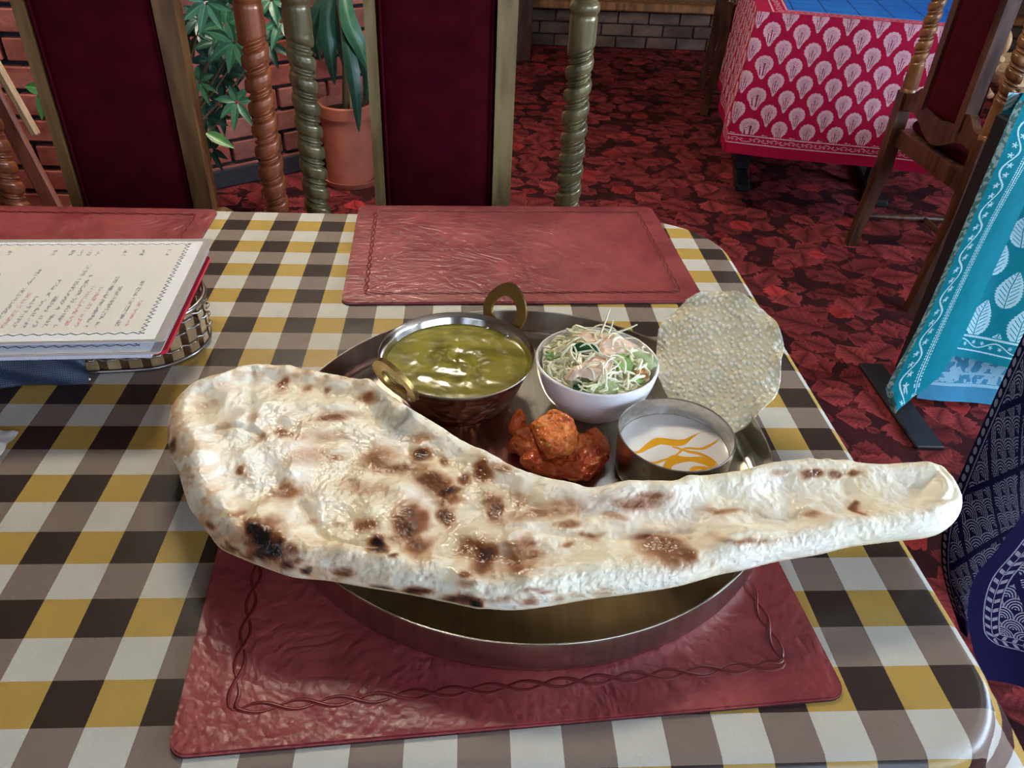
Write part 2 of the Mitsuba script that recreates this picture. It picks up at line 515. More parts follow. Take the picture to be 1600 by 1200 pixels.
def navy_print(p, n, uv):
    u, v = uv.x, uv.y                       # u: metres from the side edge, v: metres above the hem
    base, pale = C3(16, 13, 60), C3(150, 148, 160)
    # dotted band along the side edge
    dots = dr.square((u - .008) / .0042) + dr.square((v / .017 - dr.floor(v / .017) - .5) / .38) < 1
    l1 = dr.abs(u - .018) < .0012
    # a leaf band above the hem
    b = v - .085
    lf = v / 1.0
    k = u / .018
    leafx = (k - dr.floor(k) - .5)
    hb = dr.abs(b)
    leaf = (hb < .014) & (dr.abs(leafx - (hb - .007) * 26) < .20) & (hb > .002)
    band = (dr.abs(hb - .017) < .0012)
    # concentric arcs inside a lozenge grid
    g1, g2 = (u + v * .75) * 8.6, (u - v * .75) * 8.6
    f1, f2 = g1 - dr.floor(g1), g2 - dr.floor(g2)
    bars = (f1 < .10) | (f2 < .10)
    A, B = .040, .020
    q = mi.Float(9)
    row0 = dr.floor(v / B)
    for kk in (2, 1, 0, -1):
        rr = row0 + kk - 1
        x = u / A + .5 * (rr - 2 * dr.floor(rr / 2))
        lx = (x - dr.floor(x) - .5) * A
        ly = v - rr * B
        r = dr.sqrt(lx * lx + ly * ly)
        q = dr.select((r < .021) & (ly > 0), r, q)
    arcs = (q < .021) & (dr.sin(q * 1350) > -.05)
    field = (v > .106) & (u > .022)
    col = dr.select(field & arcs & ~bars, pale, base)
    side = (v > .06)
    col = dr.select((u < .016) & side, dr.select(dots, pale * .8, C3(18, 14, 40)), col)
    col = dr.select((l1 & side) | ((leaf | band) & (u > .018)), pale * .9, col)
    return col


mat('m_navy_print', proc(navy_print), 0.75, spec=.15, sheen=.3)

def navy_face(p, n, uv):
    u, v = uv.x, uv.y
    base, pale = C3(16, 13, 60), C3(150, 148, 160)
    a, b = u - .030, v - .095
    d = dr.select(dr.minimum(a, b) < .03, .03 - dr.sqrt(dr.square(dr.maximum(.03 - a, 0)) + dr.square(dr.maximum(.03 - b, 0))), dr.minimum(a, b))
    along = dr.select(a < b, v, u)
    k = along / .018
    lx = k - dr.floor(k) - .5
    hb = dr.abs(d - .012)
    leaf = (hb < .011) & (dr.abs(lx - (hb - .006) * 30) < .20) & (hb > .0018)
    band = (dr.abs(hb - .0135) < .0012) | (hb < .0008)
    g1, g2 = (u + v * .75) * 8.6, (u - v * .75) * 8.6
    f1, f2 = g1 - dr.floor(g1), g2 - dr.floor(g2)
    bars = (f1 < .10) | (f2 < .10)
    A, B = .040, .020
    q = mi.Float(9)
    row0 = dr.floor(v / B)
    for kk in (2, 1, 0, -1):
        rr = row0 + kk - 1
        x = u / A + .5 * (rr - 2 * dr.floor(rr / 2))
        cx_ = (x - dr.floor(x) - .5) * A
        cy_ = v - rr * B
        r = dr.sqrt(cx_ * cx_ + cy_ * cy_)
        q = dr.select((r < .021) & (cy_ > 0), r, q)
    arcs = (q < .021) & (dr.sin(q * 1350) > -.05)
    return dr.select(((d > .027) & arcs & ~bars) | leaf | band, pale, base)


mat('m_navy_face', proc(navy_face), 0.75, spec=.15, sheen=.3)

# ------------------------------------------------------------------ the setting
Z0 = .72


def slab(x0, x1, y0, y1, z0, z1):
    return box(x1 - x0, y1 - y0, z1 - z0, .002, ((x0 + x1) / 2, (y0 + y1) / 2, (z0 + z1) / 2))


XL, XR, YN, YB, ZC = -2.6, 4.2, -2.4, 4.92, 2.5
put('floor', P(slab(XL - .1, XR + .1, YN - .1, YB + .4, -.05, 0), 'm_carpet'), kind='structure', label='dark red carpet with a pattern of leaves and flowers')
put('ceiling', P(slab(XL - .1, XR + .1, YN - .1, YB + .4, ZC, ZC + .05), 'm_ceiling'), kind='structure')
put('wall_side', P(slab(XL - .1, XL, YN, YB + .3, 0, ZC), 'm_plaster'), kind='structure')
wr = sg.box(YN, 0, YB + .3, ZC).difference(sg.box(-1.9, .8, 1.1, 2.2))
m = extrude(wr, .1)
m.vertices = m.vertices[:, [2, 0, 1]] + [XR, 0, 0]
put('wall_right', P(m, 'm_plaster'), kind='structure')
put('window_3', P(cat(*[box(.06, 3.0, .05, .004, (XR + .04, -.4, z)) for z in (.825, 1.5, 2.175)], *[box(.06, .05, 1.4, .004, (XR + .04, y, 1.5)) for y in np.linspace(-1.875, 1.075, 4)]), 'm_white_frame'), kind='structure')
pane = trimesh.Trimesh([(XR + .075, -1.9, .8), (XR + .075, 1.1, .8), (XR + .075, 1.1, 2.2), (XR + .075, -1.9, 2.2)], [[0, 2, 1], [0, 3, 2]], process=False)
pane.invert() if pane.face_normals[0][0] > 0 else None
put('pane', {**P(pane, 'm_white_frame'), 'emitter': {'type': 'area', 'radiance': {'type': 'rgb', 'value': [w * 3.0 for w in WINDOW]}}}, 'window_3')
# wall behind the camera with two windows
WX = [(-1.9, -.3), (.5, 3.6)]
wf = sg.box(XL, 0, XR, ZC)
for a, b in WX:
    wf = wf.difference(sg.box(a, .75, b, 2.25))
m = extrude(wf, .1)
m.vertices = m.vertices[:, [0, 2, 1]] * [1, -1, 1] + [0, YN, 0]
m.invert()
put('wall_front', P(m, 'm_plaster'), kind='structure')
for i, (a, b) in enumerate(WX):
    k = f'window_{i + 1}'
    fr = [box(b - a, .06, .05, .004, ((a + b) / 2, YN - .04, z)) for z in (.775, 1.5, 2.225)] + [box(.05, .06, 1.45, .004, (x, YN - .04, 1.5)) for x in np.linspace(a + .025, b - .025, 4)]
    put(k, P(cat(*fr), 'm_white_frame'), kind='structure')
    pane = trimesh.Trimesh([(a, YN - .075, .75), (b, YN - .075, .75), (b, YN - .075, 2.25), (a, YN - .075, 2.25)], [[0, 2, 1], [0, 3, 2]], process=False)
    pane.invert() if pane.face_normals[0][1] < 0 else None
    sc = .2 if i == 0 else .78
    put('pane', {**P(pane, 'm_white_frame'), 'emitter': {'type': 'area', 'radiance': {'type': 'rgb', 'value': [w * sc for w in WINDOW]}}}, k)


# brick walls: a mortar core with every brick its own part
def brick_wall(key, origin, direction, length, height, course, blen, joint, mats, core, normal_side=1, first=0.0, z0=0.0, label=None):
    d = np.array([*direction, 0.0]); d /= np.linalg.norm(d)
    nrm = np.array([d[1], -d[0], 0.0]) * normal_side
    o = np.array([*origin, z0], float)
    ang = math.atan2(d[1], d[0])
    mid = o + d * length / 2 - nrm * .06 + np.array([0, 0, height / 2])
    put(key, P(box(length, .10, height, .002, mid, ang), core), kind='structure', label=label)
    variants = []
    for k in range(len(mats)):
        variants.append(P(box(blen - joint, .03, course - joint, .004), mats[k]))
    half = {k: P(box(blen / 2 - joint, .03, course - joint, .004), mats[k]) for k in range(len(mats))}
    r = random.Random(int(length * 100))
    rows = int(height / course)
    for j in range(rows):
        x = first + (-blen / 2 if j % 2 else 0.0)
        z = o[2] + (j + .5) * course
        while x < length - 1e-6:
            a, b = max(x, 0.0), min(x + blen, length)
            if b - a > .05:
                full = (b - a) > blen * .99
                kk = r.randrange(len(mats))
                c = o + d * ((a + b) / 2) + nrm * (.001 + .004 * r.random()) + np.array([0, 0, z - o[2]])
                M = T().translate(c.tolist()).rotate([0, 0, 1], math.degrees(ang) + r.uniform(-.4, .4))
                if full:
                    put('brick', moved(variants[kk], M), key)
                else:
                    M = M.scale([(b - a - joint) / (blen - joint), 1, 1])
                    put('brick', moved(variants[kk], M), key)
            x += blen


CORN = np.array([-1.33, 2.00])
brick_wall('wall_left', (CORN[0] - 1.2, CORN[1] + .03), (1, -.025), 1.2, 1.15, .0855, .215, .017, ['m_brick_1', 'm_brick_2', 'm_brick_1'], 'm_mortar', label='brick wall with dark joints behind the left chair')
brick_wall('wall_alcove', CORN, (.80, .60), 1.45, 1.15, .0855, .215, .013, ['m_brick_2', 'm_brick_3'], 'm_mortar', label='brick wall running back behind the plants')
put('wall_upper', P(cat(box(1.2, .10, 1.35, .002, (CORN[0] - .6, CORN[1] + .08, 1.825))), 'm_plaster'), kind='structure')
brick_wall('wall_back', (-.6, YB), (1, 0), 4.8, .24, .077, .21, .009, ['m_brick_grey_1', 'm_brick_grey_2'], 'm_mortar_grey', first=-.05, label='low plinth of brown brick at the far end of the room')
put('trim_1', P(box(4.9, .16, .05, .008, (1.8, YB - .005, .268)), 'm_wood_ledge'), kind='structure', label='wooden ledge on top of the brick plinth')
put('wall_rear', P(slab(-.7, XR, YB + .08, YB + .18, .24, ZC), 'm_plaster'), kind='structure')
put('wall_pier', P(slab(-.75, .42, YB - .45, YB + .05, 0, ZC), 'm_wood_dark'), kind='structure', label='dark wooden end of the far wall')
put('trim_2', P(box(1.45, .02, .07, .004, (CORN[0] + .80 * .725 + .018 * .6, CORN[1] + .60 * .725 - .018 * .8, .036), math.atan2(.6, .8)), 'm_mortar'), kind='structure', label='dark skirting at the foot of the brick wall')


# ceiling lamps
def ceiling_lamp(x, y, sx, sy, power, label):
    k = thing('ceiling_lamp', label, 'lamp', 'ceiling lamps')
    h = ZC - .012
    put('housing', P(cat(box(sx + .06, .03, .06, .004, (x, y + sy / 2 + .015, h - .018)), box(sx + .06, .03, .06, .004, (x, y - sy / 2 - .015, h - .018)),
                         box(.03, sy, .06, .004, (x - sx / 2 - .015, y, h - .018)), box(.03, sy, .06, .004, (x + sx / 2 + .015, y, h - .018))), 'm_white_frame'), k)
    q = trimesh.Trimesh([(x - sx / 2, y - sy / 2, h - .02), (x + sx / 2, y - sy / 2, h - .02), (x + sx / 2, y + sy / 2, h - .02), (x - sx / 2, y + sy / 2, h - .02)], [[0, 2, 1], [0, 3, 2]], process=False)
    put('diffuser', {**P(q, 'm_white_frame'), 'emitter': {'type': 'area', 'radiance': {'type': 'rgb', 'value': list(power)}}}, k)


ceiling_lamp(-.30, 1.45, .7, .45, LAMP_KEY, 'square ceiling lamp just beyond the laid table')
ceiling_lamp(1.9, 3.2, .6, .6, LAMP_FAR, 'ceiling lamp over the table with the pink cloth')
ceiling_lamp(2.2, .6, .6, .6, LAMP_FAR, 'ceiling lamp over the blue-green table')

# ------------------------------------------------------------------ the table and its cloth
TX0, TX1, TY0, TY1 = -1.22, .379, -.442, .408
t_ = thing('dining_table', 'dining table under the brown and yellow checked cloth', 'table')


def rrect(x0, x1, y0, y1, r, n=14, seg=.01):
    """Points of a rounded rectangle, counter-clockwise, with outward normals."""
    pts, nor = [], []
    cs = [(x1 - r[0], y0 + r[0], -PI / 2, r[0]), (x1 - r[1], y1 - r[1], 0, r[1]), (x0 + r[2], y1 - r[2], PI / 2, r[2]), (x0 + r[3], y0 + r[3], PI, r[3])]
    for k, (cx, cy, a0, rr) in enumerate(cs):
        for a in np.linspace(a0, a0 + PI / 2, n):
            pts.append((cx + rr * math.cos(a), cy + rr * math.sin(a))); nor.append((math.cos(a), math.sin(a)))
        nx = cs[(k + 1) % 4]
        e = np.array([nx[0] + nx[3] * math.cos(nx[2]), nx[1] + nx[3] * math.sin(nx[2])])
        s0 = np.array(pts[-1]); L = np.linalg.norm(e - s0); nn = max(int(L / seg), 1)
        for t in np.linspace(0, 1, nn, endpoint=False)[1:]:
            pts.append(tuple(s0 + (e - s0) * t)); nor.append(nor[-1])
    return np.array(pts), np.array(nor)


pp, nn_ = rrect(TX0, TX1, TY0, TY1, (.075, .125, .1, .1))
put('tabletop', P(extrude(sg.Polygon(pp).buffer(-.017), .026, (0, 0, Z0 - .028)), 'm_wood_red'), t_)
for x in (TX0 + .10, TX1 - .08):
    for y in (TY0 + .12, TY1 - .12):
        put('leg', P(box(.06, .06, Z0 - .03, .006, (x, y, (Z0 - .03) / 2)), 'm_wood_red'), t_)
# the cloth: a flat top, a soft roll over the edge, a hanging skirt with folds near the corners
arc = np.r_[0, np.cumsum(np.linalg.norm(np.diff(np.vstack([pp, pp[:1]]), axis=0), axis=1))][:-1]
RO = .014
prof = [(-.06, 0, -.06), (-.03, 0, -.03), (-RO, 0, -RO)]
for a in np.linspace(0, PI / 2, 8)[1:]:
    prof.append((-RO + RO * math.sin(a), -RO + RO * math.cos(a), -RO + RO * a))
base_len = prof[-1][2]
for d in np.linspace(.012, .20, 16):
    prof.append((0.0, -RO - d, base_len + d))
rings, uvs = [], []
near_corner = np.exp(-((np.hypot(pp[:, 0] - TX1, pp[:, 1] - TY0)) / .16) ** 2)
any_corner = sum(np.exp(-((np.hypot(pp[:, 0] - x, pp[:, 1] - y)) / .14) ** 2) for x in (TX0, TX1) for y in (TY0, TY1))
for off, z, s_ in prof:
    drop = max(-z - RO, 0)
    wob = drop * (.10 * np.sin(arc * 21) + .05 * np.sin(arc * 57 + 1)) * (.35 + any_corner) + drop * .12
    wob = wob + near_corner * drop * (.35 * np.sin(arc * 62 + .8) + .22)
    o2 = off + wob + (.004 if drop > 0 else 0) * min(drop / .02, 1)
    xy = pp + nn_ * o2[:, None] if np.ndim(o2) else pp + nn_ * o2
    zz = Z0 + z + 0 * arc
    rings.append(np.column_stack([xy, zz]))
    uvs.append(pp + nn_ * s_)
G = np.array(rings[::1])
n_r, n_p = G.shape[:2]
V = np.vstack([G.reshape(-1, 3), [[(TX0 + TX1) / 2, (TY0 + TY1) / 2, Z0]]])
UV = np.vstack([np.array(uvs).reshape(-1, 2), [[(TX0 + TX1) / 2, (TY0 + TY1) / 2]]])
UV = np.column_stack([UV[:, 0] / S + 10, UV[:, 1] / S - 12])
F = []
for i in range(n_r - 1):
    j = np.arange(n_p)
    j2 = (j + 1) % n_p
    F += [np.stack([i * n_p + j, (i + 1) * n_p + j, (i + 1) * n_p + j2], 1), np.stack([i * n_p + j, (i + 1) * n_p + j2, i * n_p + j2], 1)]
j = np.arange(n_p)
F.append(np.stack([j * 0 + n_r * n_p, j, (j + 1) % n_p], 1))
put('checked_tablecloth', P(trimesh.Trimesh(V, np.vstack(F), process=False), 'm_gingham', smooth=True, uv=UV),
    label='glossy tablecloth checked in brown, yellow and cream on the dining table', cat='tablecloth')


# ------------------------------------------------------------------ placemats
def placemat(cx, cy, w, h, ang, label, pitch, inset, rad, amp):
    k = thing('placemat', label, 'placemat', 'leather placemats on the dining table')
    pr = sg.box(-w / 2, -h / 2, w / 2, h / 2).buffer(-.012).buffer(.012, quad_segs=6)
    out = np.array(pr.exterior.coords)[:-1]
    inn = np.array(pr.buffer(-.0012).exterior.coords)[:-1]
    body = cat(extrude(pr, .0022, (0, 0, 0)), extrude(pr.buffer(-.0012), .0032, (0, 0, .0)))
    M = trimesh.transformations.euler_matrix(0, 0, ang); M[:3, 3] = (cx, cy, Z0 + .0006)
    body.apply_transform(M)
    put('sheet', P(body, 'm_leather'), k)
    under = extrude(pr.buffer(.0004), .0009, (0, 0, -.0003)); under.apply_transform(M)
    put('backing', P(under, 'm_leather_edge'), k, label='dark backing showing along the edge')
    # the tooled braid: two strands that cross, half sunk into the leather
    x, y = w / 2 - inset, h / 2 - inset * .82
    loop = sg.box(-x, -y, x, y).buffer(-.004).buffer(.004, quad_segs=4)
    L = loop.exterior.length
    n = int(L / .0028)
    s = np.arange(n) * L / n
    c = np.array([loop.exterior.interpolate(v).coords[0] for v in s])
    tg = np.roll(c, -1, 0) - np.roll(c, 1, 0); tg /= np.linalg.norm(tg, axis=1, keepdims=True)
    nr = np.column_stack([tg[:, 1], -tg[:, 0]])
    ph = 2 * PI * np.round(L / pitch) * s / L / 2
    st = []
    for sg_ in (1, -1):
        q = c + nr * (sg_ * amp * np.sin(ph))[:, None]
        st.append(tube(np.column_stack([q, np.full(n, .0040 - rad) + .0003 * sg_ * np.cos(ph)]), rad, 6, closed=True))
    br = cat(*st); br.apply_transform(M)
    put('tooled_border', P(br, 'm_leather_dark', smooth=True), k, label='embossed braid running round the mat')
    return k


ox = lambda gx: (gx - 10) * S
oy = lambda gy: (gy + 12) * S
placemat(ox(12.25), oy(-3.52), .448, .293, math.radians(2.2), 'red leather placemat lying empty on the far side of the table', .020, .027, .0009, .0022)
placemat(ox(11.0), oy(-19.85), .443, .293, math.radians(4.0), 'red-brown leather placemat under the steel tray', .025, .034, .0019, .0033)
placemat(ox(-7.2), oy(-4.60), .448, .293, math.radians(.6), 'red leather placemat half under the menus on the left', .020, .027, .0009, .0022)

# ------------------------------------------------------------------ the tray
ZM = Z0 + .0050                 # top of the mat
TC, TR, TH = np.array([.0572, -.159]), .2164, .0345
ZT = ZM + .0016                 # tray floor
tp = [(0, ZT - .0012), (TR - .012, ZT - .0012), (TR - .005, ZT - .0005), (TR - .001, ZT + .004), (TR, ZT + .010), (TR, ZM + TH - .001), (TR - .0007, ZM + TH), (TR - .0016, ZM + TH), (TR - .0024, ZM + TH - .001),
      (TR - .0024, ZT + .010), (TR - .0034, ZT + .005), (TR - .007, ZT + .0012), (TR - .013, ZT), (0, ZT)]
tp = [(max(r, 1e-5), z) for r, z in tp]
put('thali_tray', P(lathe(tp, 160, (TC[0], TC[1], 0)), 'm_steel_tray', smooth=40), label='large round steel thali tray holding the meal on the near placemat', cat='tray')

# ------------------------------------------------------------------ karahi with saag
KC, KR = np.array([-.003, -.067]), .0745
t_ = thing('karahi_bowl', 'copper karahi bowl with two brass handles full of green curry', 'bowl')
zk = ZT + .0006
HK = .056
outer = [(1e-5, 0), (.040, 0), (.044, .001), (.052, .010), (.061, .026), (.067, .042), (.0705, HK - .004)]
inner = [(.0695, HK - .004), (.066, .042), (.060, .028), (.051, .012), (.043, .003), (1e-5, .002)]
n_k = 96
mo = lathe([(r, z + zk) for r, z in outer], n_k, (KC[0], KC[1], 0))
a_ = np.tile(np.arange(n_k) / n_k * 40, len(outer)); b_ = np.repeat(np.array([z for r, z in outer]) / .0075, n_k)
op = smooth_path(outer, 30)
mo = lathe([(max(r, 1e-5), z + zk) for r, z in op], n_k, (KC[0], KC[1], 0))
uvk = np.column_stack([np.tile(np.arange(n_k) / n_k * 52, 30), np.repeat(op[:, 1] / .0075, n_k)])
put('shell', P(mo, 'm_copper', smooth=True, uv=uvk), t_, label='hammered copper outside')
put('lining', P(lathe([(r, z + zk) for r, z in [(.0705, HK - .004), (.0725, HK - .002), (.0745, HK), (.0747, HK + .0012), (.0740, HK + .002), (.0728, HK + .0012), (.0706, HK - .0015)] + [(r - .0002, z) for r, z in inner]], n_k, (KC[0], KC[1], 0)), 'm_steel_bright', smooth=50), t_, label='bright steel lining and rolled rim')


def karahi_handle(px, py, lean):
    q = at_z(px, py, zk + HK)[:2]
    u = (q - KC) / np.linalg.norm(q - KC)
    # an onion-shaped flat ring standing at the rim
    th = np.linspace(0, 2 * PI, 60, endpoint=False)
    outp = np.column_stack([.0250 * np.cos(th) * (1 - .12 * np.sin(th)), .0245 * np.sin(th) + .0026 * np.maximum(np.sin(th), 0) ** 8])
    inp = np.column_stack([.0150 * np.cos(th) * (1 - .15 * np.sin(th)), .0140 * np.sin(th) - .001])
    ring = extrude(sg.Polygon(outp, [inp]), .0040, (0, 0, -.0020))
    ring = tm(m3.Manifold(m3.Mesh(ring.vertices.astype(np.float32), ring.faces.astype(np.uint32)))) if False else ring
    R = np.eye(4)
    tgt = np.array([-u[1], u[0], 0])
    up = np.array([u[0] * math.sin(lean), u[1] * math.sin(lean), math.cos(lean)])
    R[:3, 0], R[:3, 1], R[:3, 2] = tgt, up, np.cross(tgt, up)
    c = np.array([*(KC + u * .0775), zk + HK + .002])
    R[:3, 3] = c + up * .0105
    ring.apply_transform(R)
    h = put('handle', P(ring, 'm_brass', smooth=35), t_, label='engraved brass handle ring')
    for sgn in (-1, 1):
        for rr, zz in ((.0745, -.006), (.0672, -.009)):
            cpt = np.array([*(KC + u * rr), zk + HK + zz]) + tgt * sgn * .0125
            s = trimesh.creation.icosphere(2, .0026); s.apply_translation(cpt)
            put('rivet', P(s, 'm_steel_bright', smooth=True), h)


karahi_handle(628, 604, .38)
karahi_handle(786, 500, .38)


def curry_c(p, n, uv):
    x, y = p.x - KC[0], p.y - KC[1]
    th, r = dr.atan2(y, x), dr.sqrt(x * x + y * y)
    s = fbm(x * 60 + 2 * dr.sin(th + r * 60), y * 60, 0, 3)
    col = mix(C3(112, 106, 30), C3(148, 138, 48), smoothstep(.3, .75, s))
    oil = smoothstep(.62, .72, fbm(x * 34 + 9, y * 34 + 3, 1.7, 2)) * smoothstep(.05, .02, r)
    return mix(col, C3(58, 44, 12), oil * .8)


mat('m_curry', proc(curry_c), 0.16, spec=0.5, clearcoat=.6, clearcoat_gloss=.95)
ng, na = 40, 120
rr_ = np.linspace(0, .0675, ng); aa_ = np.linspace(0, 2 * PI, na, endpoint=False)
X, Y = rr_[:, None] * np.cos(aa_), rr_[:, None] * np.sin(aa_)
pts = np.stack([X, Y, 0 * X], -1)
hz = 0.0016 * (meshkit.fbm(pts * 75 + 3, 3, 5) - .5) + .0005 * np.sin(rr_[:, None] * 260 + aa_[None] * 1.0) * np.exp(-(rr_[:, None] / .045) ** 2)
hz = hz * (1 - (rr_[:, None] / .0675) ** 6)
cz = zk + HK - .0085
Vc = np.vstack([np.stack([X + KC[0], Y + KC[1], cz + hz], -1).reshape(-1, 3)])
i, j = np.meshgrid(np.arange(ng - 1), np.arange(na), indexing='ij')
q = np.stack([i * na + j, (i + 1) * na + j, (i + 1) * na + (j + 1) % na, i * na + (j + 1) % na], -1).reshape(-1, 4)
put('green_curry', P(trimesh.Trimesh(Vc, np.vstack([q[:, [0, 1, 2]], q[:, [0, 2, 3]]]), process=False), 'm_curry', smooth=True), label='olive green spinach curry with dark oil specks in the copper bowl', cat='curry')

# ------------------------------------------------------------------ salad bowl
SC, SR, SH = np.array([.1305, -.0745]), .0592, .0555
zs = ZT + .0006
op = smooth_path([(1e-5, .002), (.024, .002), (.0285, 0), (.0315, .002), (.040, .010), (.0505, .024), (.0565, .040), (.0590, .0535), (.0588, SH), (.0572, SH + .0006), (.0562, .0535), (.0535, .040), (.047, .024), (.036, .011), (.02, .006), (1e-5, .0055)], 70)
put('salad_bowl', P(lathe([(max(r, 1e-5), z + zs) for r, z in op], 96, (SC[0], SC[1], 0)), 'm_porcelain', smooth=50), label='round white porcelain bowl holding salad', cat='bowl')
mat('m_cabbage', proc(lambda p, n, uv: mix(C3(230, 230, 184), C3(250, 248, 228), fbm(p.x * 90, p.y * 90, p.z * 90))), 0.35, spec=.5)
mat('m_cabbage_bed', proc(lambda p, n, uv: mix(C3(96, 120, 62), C3(196, 198, 140), fbm(p.x * 220, p.y * 220, p.z * 220))), 0.4)
mat('m_lettuce', proc(lambda p, n, uv: mix(C3(110, 156, 76), C3(170, 202, 124), fbm(p.x * 90, p.y * 90, p.z * 90))), 0.35)
mat('m_cucumber', proc(lambda p, n, uv: mix(C3(176, 198, 136), C3(206, 218, 172), fbm(p.x * 120, p.y * 120, p.z * 120))), 0.25)
mat('m_green_dark', proc(lambda p, n, uv: mix(C3(18, 62, 40), C3(40, 96, 60), fbm(p.x * 120, p.y * 120, p.z * 120))), 0.2)
mat('m_carrot', (214, 150, 88), 0.3)
mat('m_dressing', proc(lambda p, n, uv: mix(C3(236, 196, 166), C3(248, 226, 204), fbm(p.x * 160, p.y * 160, p.z * 160))), 0.22, spec=.5, clearcoat=.4, clearcoat_gloss=.9)


def mound(x, y):
    r2 = (x * x + y * y) / .055 ** 2
    return zs + .047 + .014 * np.maximum(1 - r2, 0) + .004 * (meshkit.noise(np.stack([x * 120, y * 120, 0 * x], -1), 3) - .5)


# bed of the salad
rr_ = np.linspace(0, .0515, 26); aa_ = np.linspace(0, 2 * PI, 64, endpoint=False)
X, Y = rr_[:, None] * np.cos(aa_), rr_[:, None] * np.sin(aa_)
Zm = mound(X, Y) - .004
i, j = np.meshgrid(np.arange(25), np.arange(64), indexing='ij')
q = np.stack([i * 64 + j, (i + 1) * 64 + j, (i + 1) * 64 + (j + 1) % 64, i * 64 + (j + 1) % 64], -1).reshape(-1, 4)
bed = trimesh.Trimesh(np.stack([X + SC[0], Y + SC[1], Zm], -1).reshape(-1, 3), np.vstack([q[:, [0, 1, 2]], q[:, [0, 2, 3]]]), process=False)
strands = []
for k in range(300):
    r = .048 * math.sqrt(rng.random()); a = rng.uniform(0, 2 * PI)
    x0, y0 = r * math.cos(a), r * math.sin(a)
    L = rng.uniform(.015, .034); d = rng.uniform(0, 2 * PI); cv = rng.uniform(-60, 60)
    n = 8
    s = np.linspace(-L / 2, L / 2, n)
    dd = d + cv * s
    xs = x0 + np.cumsum(np.cos(dd)) * L / n; ys = y0 + np.cumsum(np.sin(dd)) * L / n
    rad = np.hypot(xs, ys); f_ = np.minimum(1, .0515 / np.maximum(rad, 1e-6)); xs *= f_; ys *= f_
    z = mound(xs, ys) + rng.uniform(-.002, .005) + .004 * np.cos(s / L * PI) * rng.random() + (.0060 if k % 4 == 0 else 0)
    rr = np.full(n, rng.uniform(.0007, .0016)); rr[0] *= .5; rr[-1] *= .5
    strands.append(tube(np.column_stack([xs + SC[0], ys + SC[1], z]), rr, 5))
put('shredded_cabbage', P(cat(bed, *strands), 'm_cabbage', smooth=45), label='pale shredded cabbage heaped in the white bowl', cat='cabbage', kind='stuff')


def salad_xy(px, py, dz=.012):
    q = at_z(px, py, zs + SH + dz - .004)
    q = q[:2] - SC
    q *= min(1.0, .046 / max(np.hypot(*q), 1e-6))
    return q[0], q[1]


# loose pieces on top: leaves, cucumber, carrot, sprouts, dressing
def flake(px, py, L, W, ang, tilt, m, name, label, cat_, bend=.3, lift=.004, group=None):
    x, y = salad_xy(px, py)
    n, k = 9, 7
    s, t = np.meshgrid(np.linspace(-.5, .5, n), np.linspace(-.5, .5, k), indexing='ij')
    w = np.sqrt(np.maximum(1 - (2 * s) ** 2 * .92, 0.02))
    lx, ly = s * L, t * W * w
    lz = -bend * (lx ** 2 / L + ly ** 2 / W) + .0012 * np.sin(t * 9 + s * 7)
    G0 = np.stack([lx, ly, lz], -1)
    G1 = G0 - np.array([0, 0, .0010])
    m0, _ = sheet(G0); m1, _ = sheet(G1); m1.invert()
    ring0 = [(i * k) for i in range(n)] + [((n - 1) * k + j) for j in range(1, k)] + [(i * k + k - 1) for i in range(n - 2, -1, -1)] + [j for j in range(k - 2, 0, -1)]
    f = []
    for a, b in zip(ring0, ring0[1:] + ring0[:1]):
        f += [(a, b, b + n * k), (a, b + n * k, a + n * k)]
    mm = trimesh.Trimesh(np.vstack([m0.vertices, m1.vertices]), np.vstack([m0.faces, m1.faces + n * k, np.array(f)]), process=False)
    mm = xf(mm, (0, 0, 0), rx=tilt[0], ry=tilt[1]); mm = xf(mm, (x + SC[0], y + SC[1], float(mound(np.array(x), np.array(y))) + lift), rz=ang)
    return put(name, P(mm, m, smooth=40), label=label, cat=cat_, group=name.replace('_', ' ') + 's in the salad bowl' if 'carrot' not in name else None)


flake(930, 628 - 54, .026, .016, .6, (.5, .0), 'm_lettuce', 'lettuce_piece', 'bright green lettuce piece right of the middle of the salad', 'lettuce', lift=.006)
flake(976, 566, .020, .020, .2, (.6, .2), 'm_lettuce', 'lettuce_piece', 'mid green lettuce piece beside the pale cucumber slice', 'lettuce', lift=.006)
flake(866, 547, .014, .010, .2, (.5, 0), 'm_lettuce', 'lettuce_piece', 'small green leaf at the left rim of the white bowl', 'lettuce')
flake(1020, 583, .018, .012, 1.0, (.4, .2), 'm_lettuce', 'lettuce_piece', 'green leaf at the right rim of the white bowl', 'lettuce')
flake(915, 554, .026, .017, .05, (.55, 0), 'm_green_dark', 'cucumber_peel', 'dark green piece of peel in the middle of the salad', 'cucumber', lift=.008)
flake(905, 604, .018, .009, .0, (.5, 0), 'm_green_dark', 'cucumber_peel', 'dark green piece of peel at the near rim of the salad bowl', 'cucumber', lift=.003)
flake(1003, 557, .032, .018, -.25, (.6, .1), 'm_cucumber', 'cucumber_slice', 'pale cucumber slice at the right of the salad', 'cucumber', bend=.1, lift=.008)
flake(930, 608, .015, .012, .0, (.8, 0), 'm_cucumber', 'cucumber_slice', 'pale cucumber chunk at the near rim of the salad, left one', 'cucumber', bend=.1, lift=.004)
flake(956, 609, .022, .013, .05, (.7, 0), 'm_cucumber', 'cucumber_slice', 'broad pale cucumber chunk at the near rim of the salad', 'cucumber', bend=.1, lift=.004)
flake(1016, 572, .020, .012, .9, (.5, 0), 'm_carrot', 'carrot_slice', 'orange carrot slice against the right rim of the bowl', 'carrot', lift=.004)
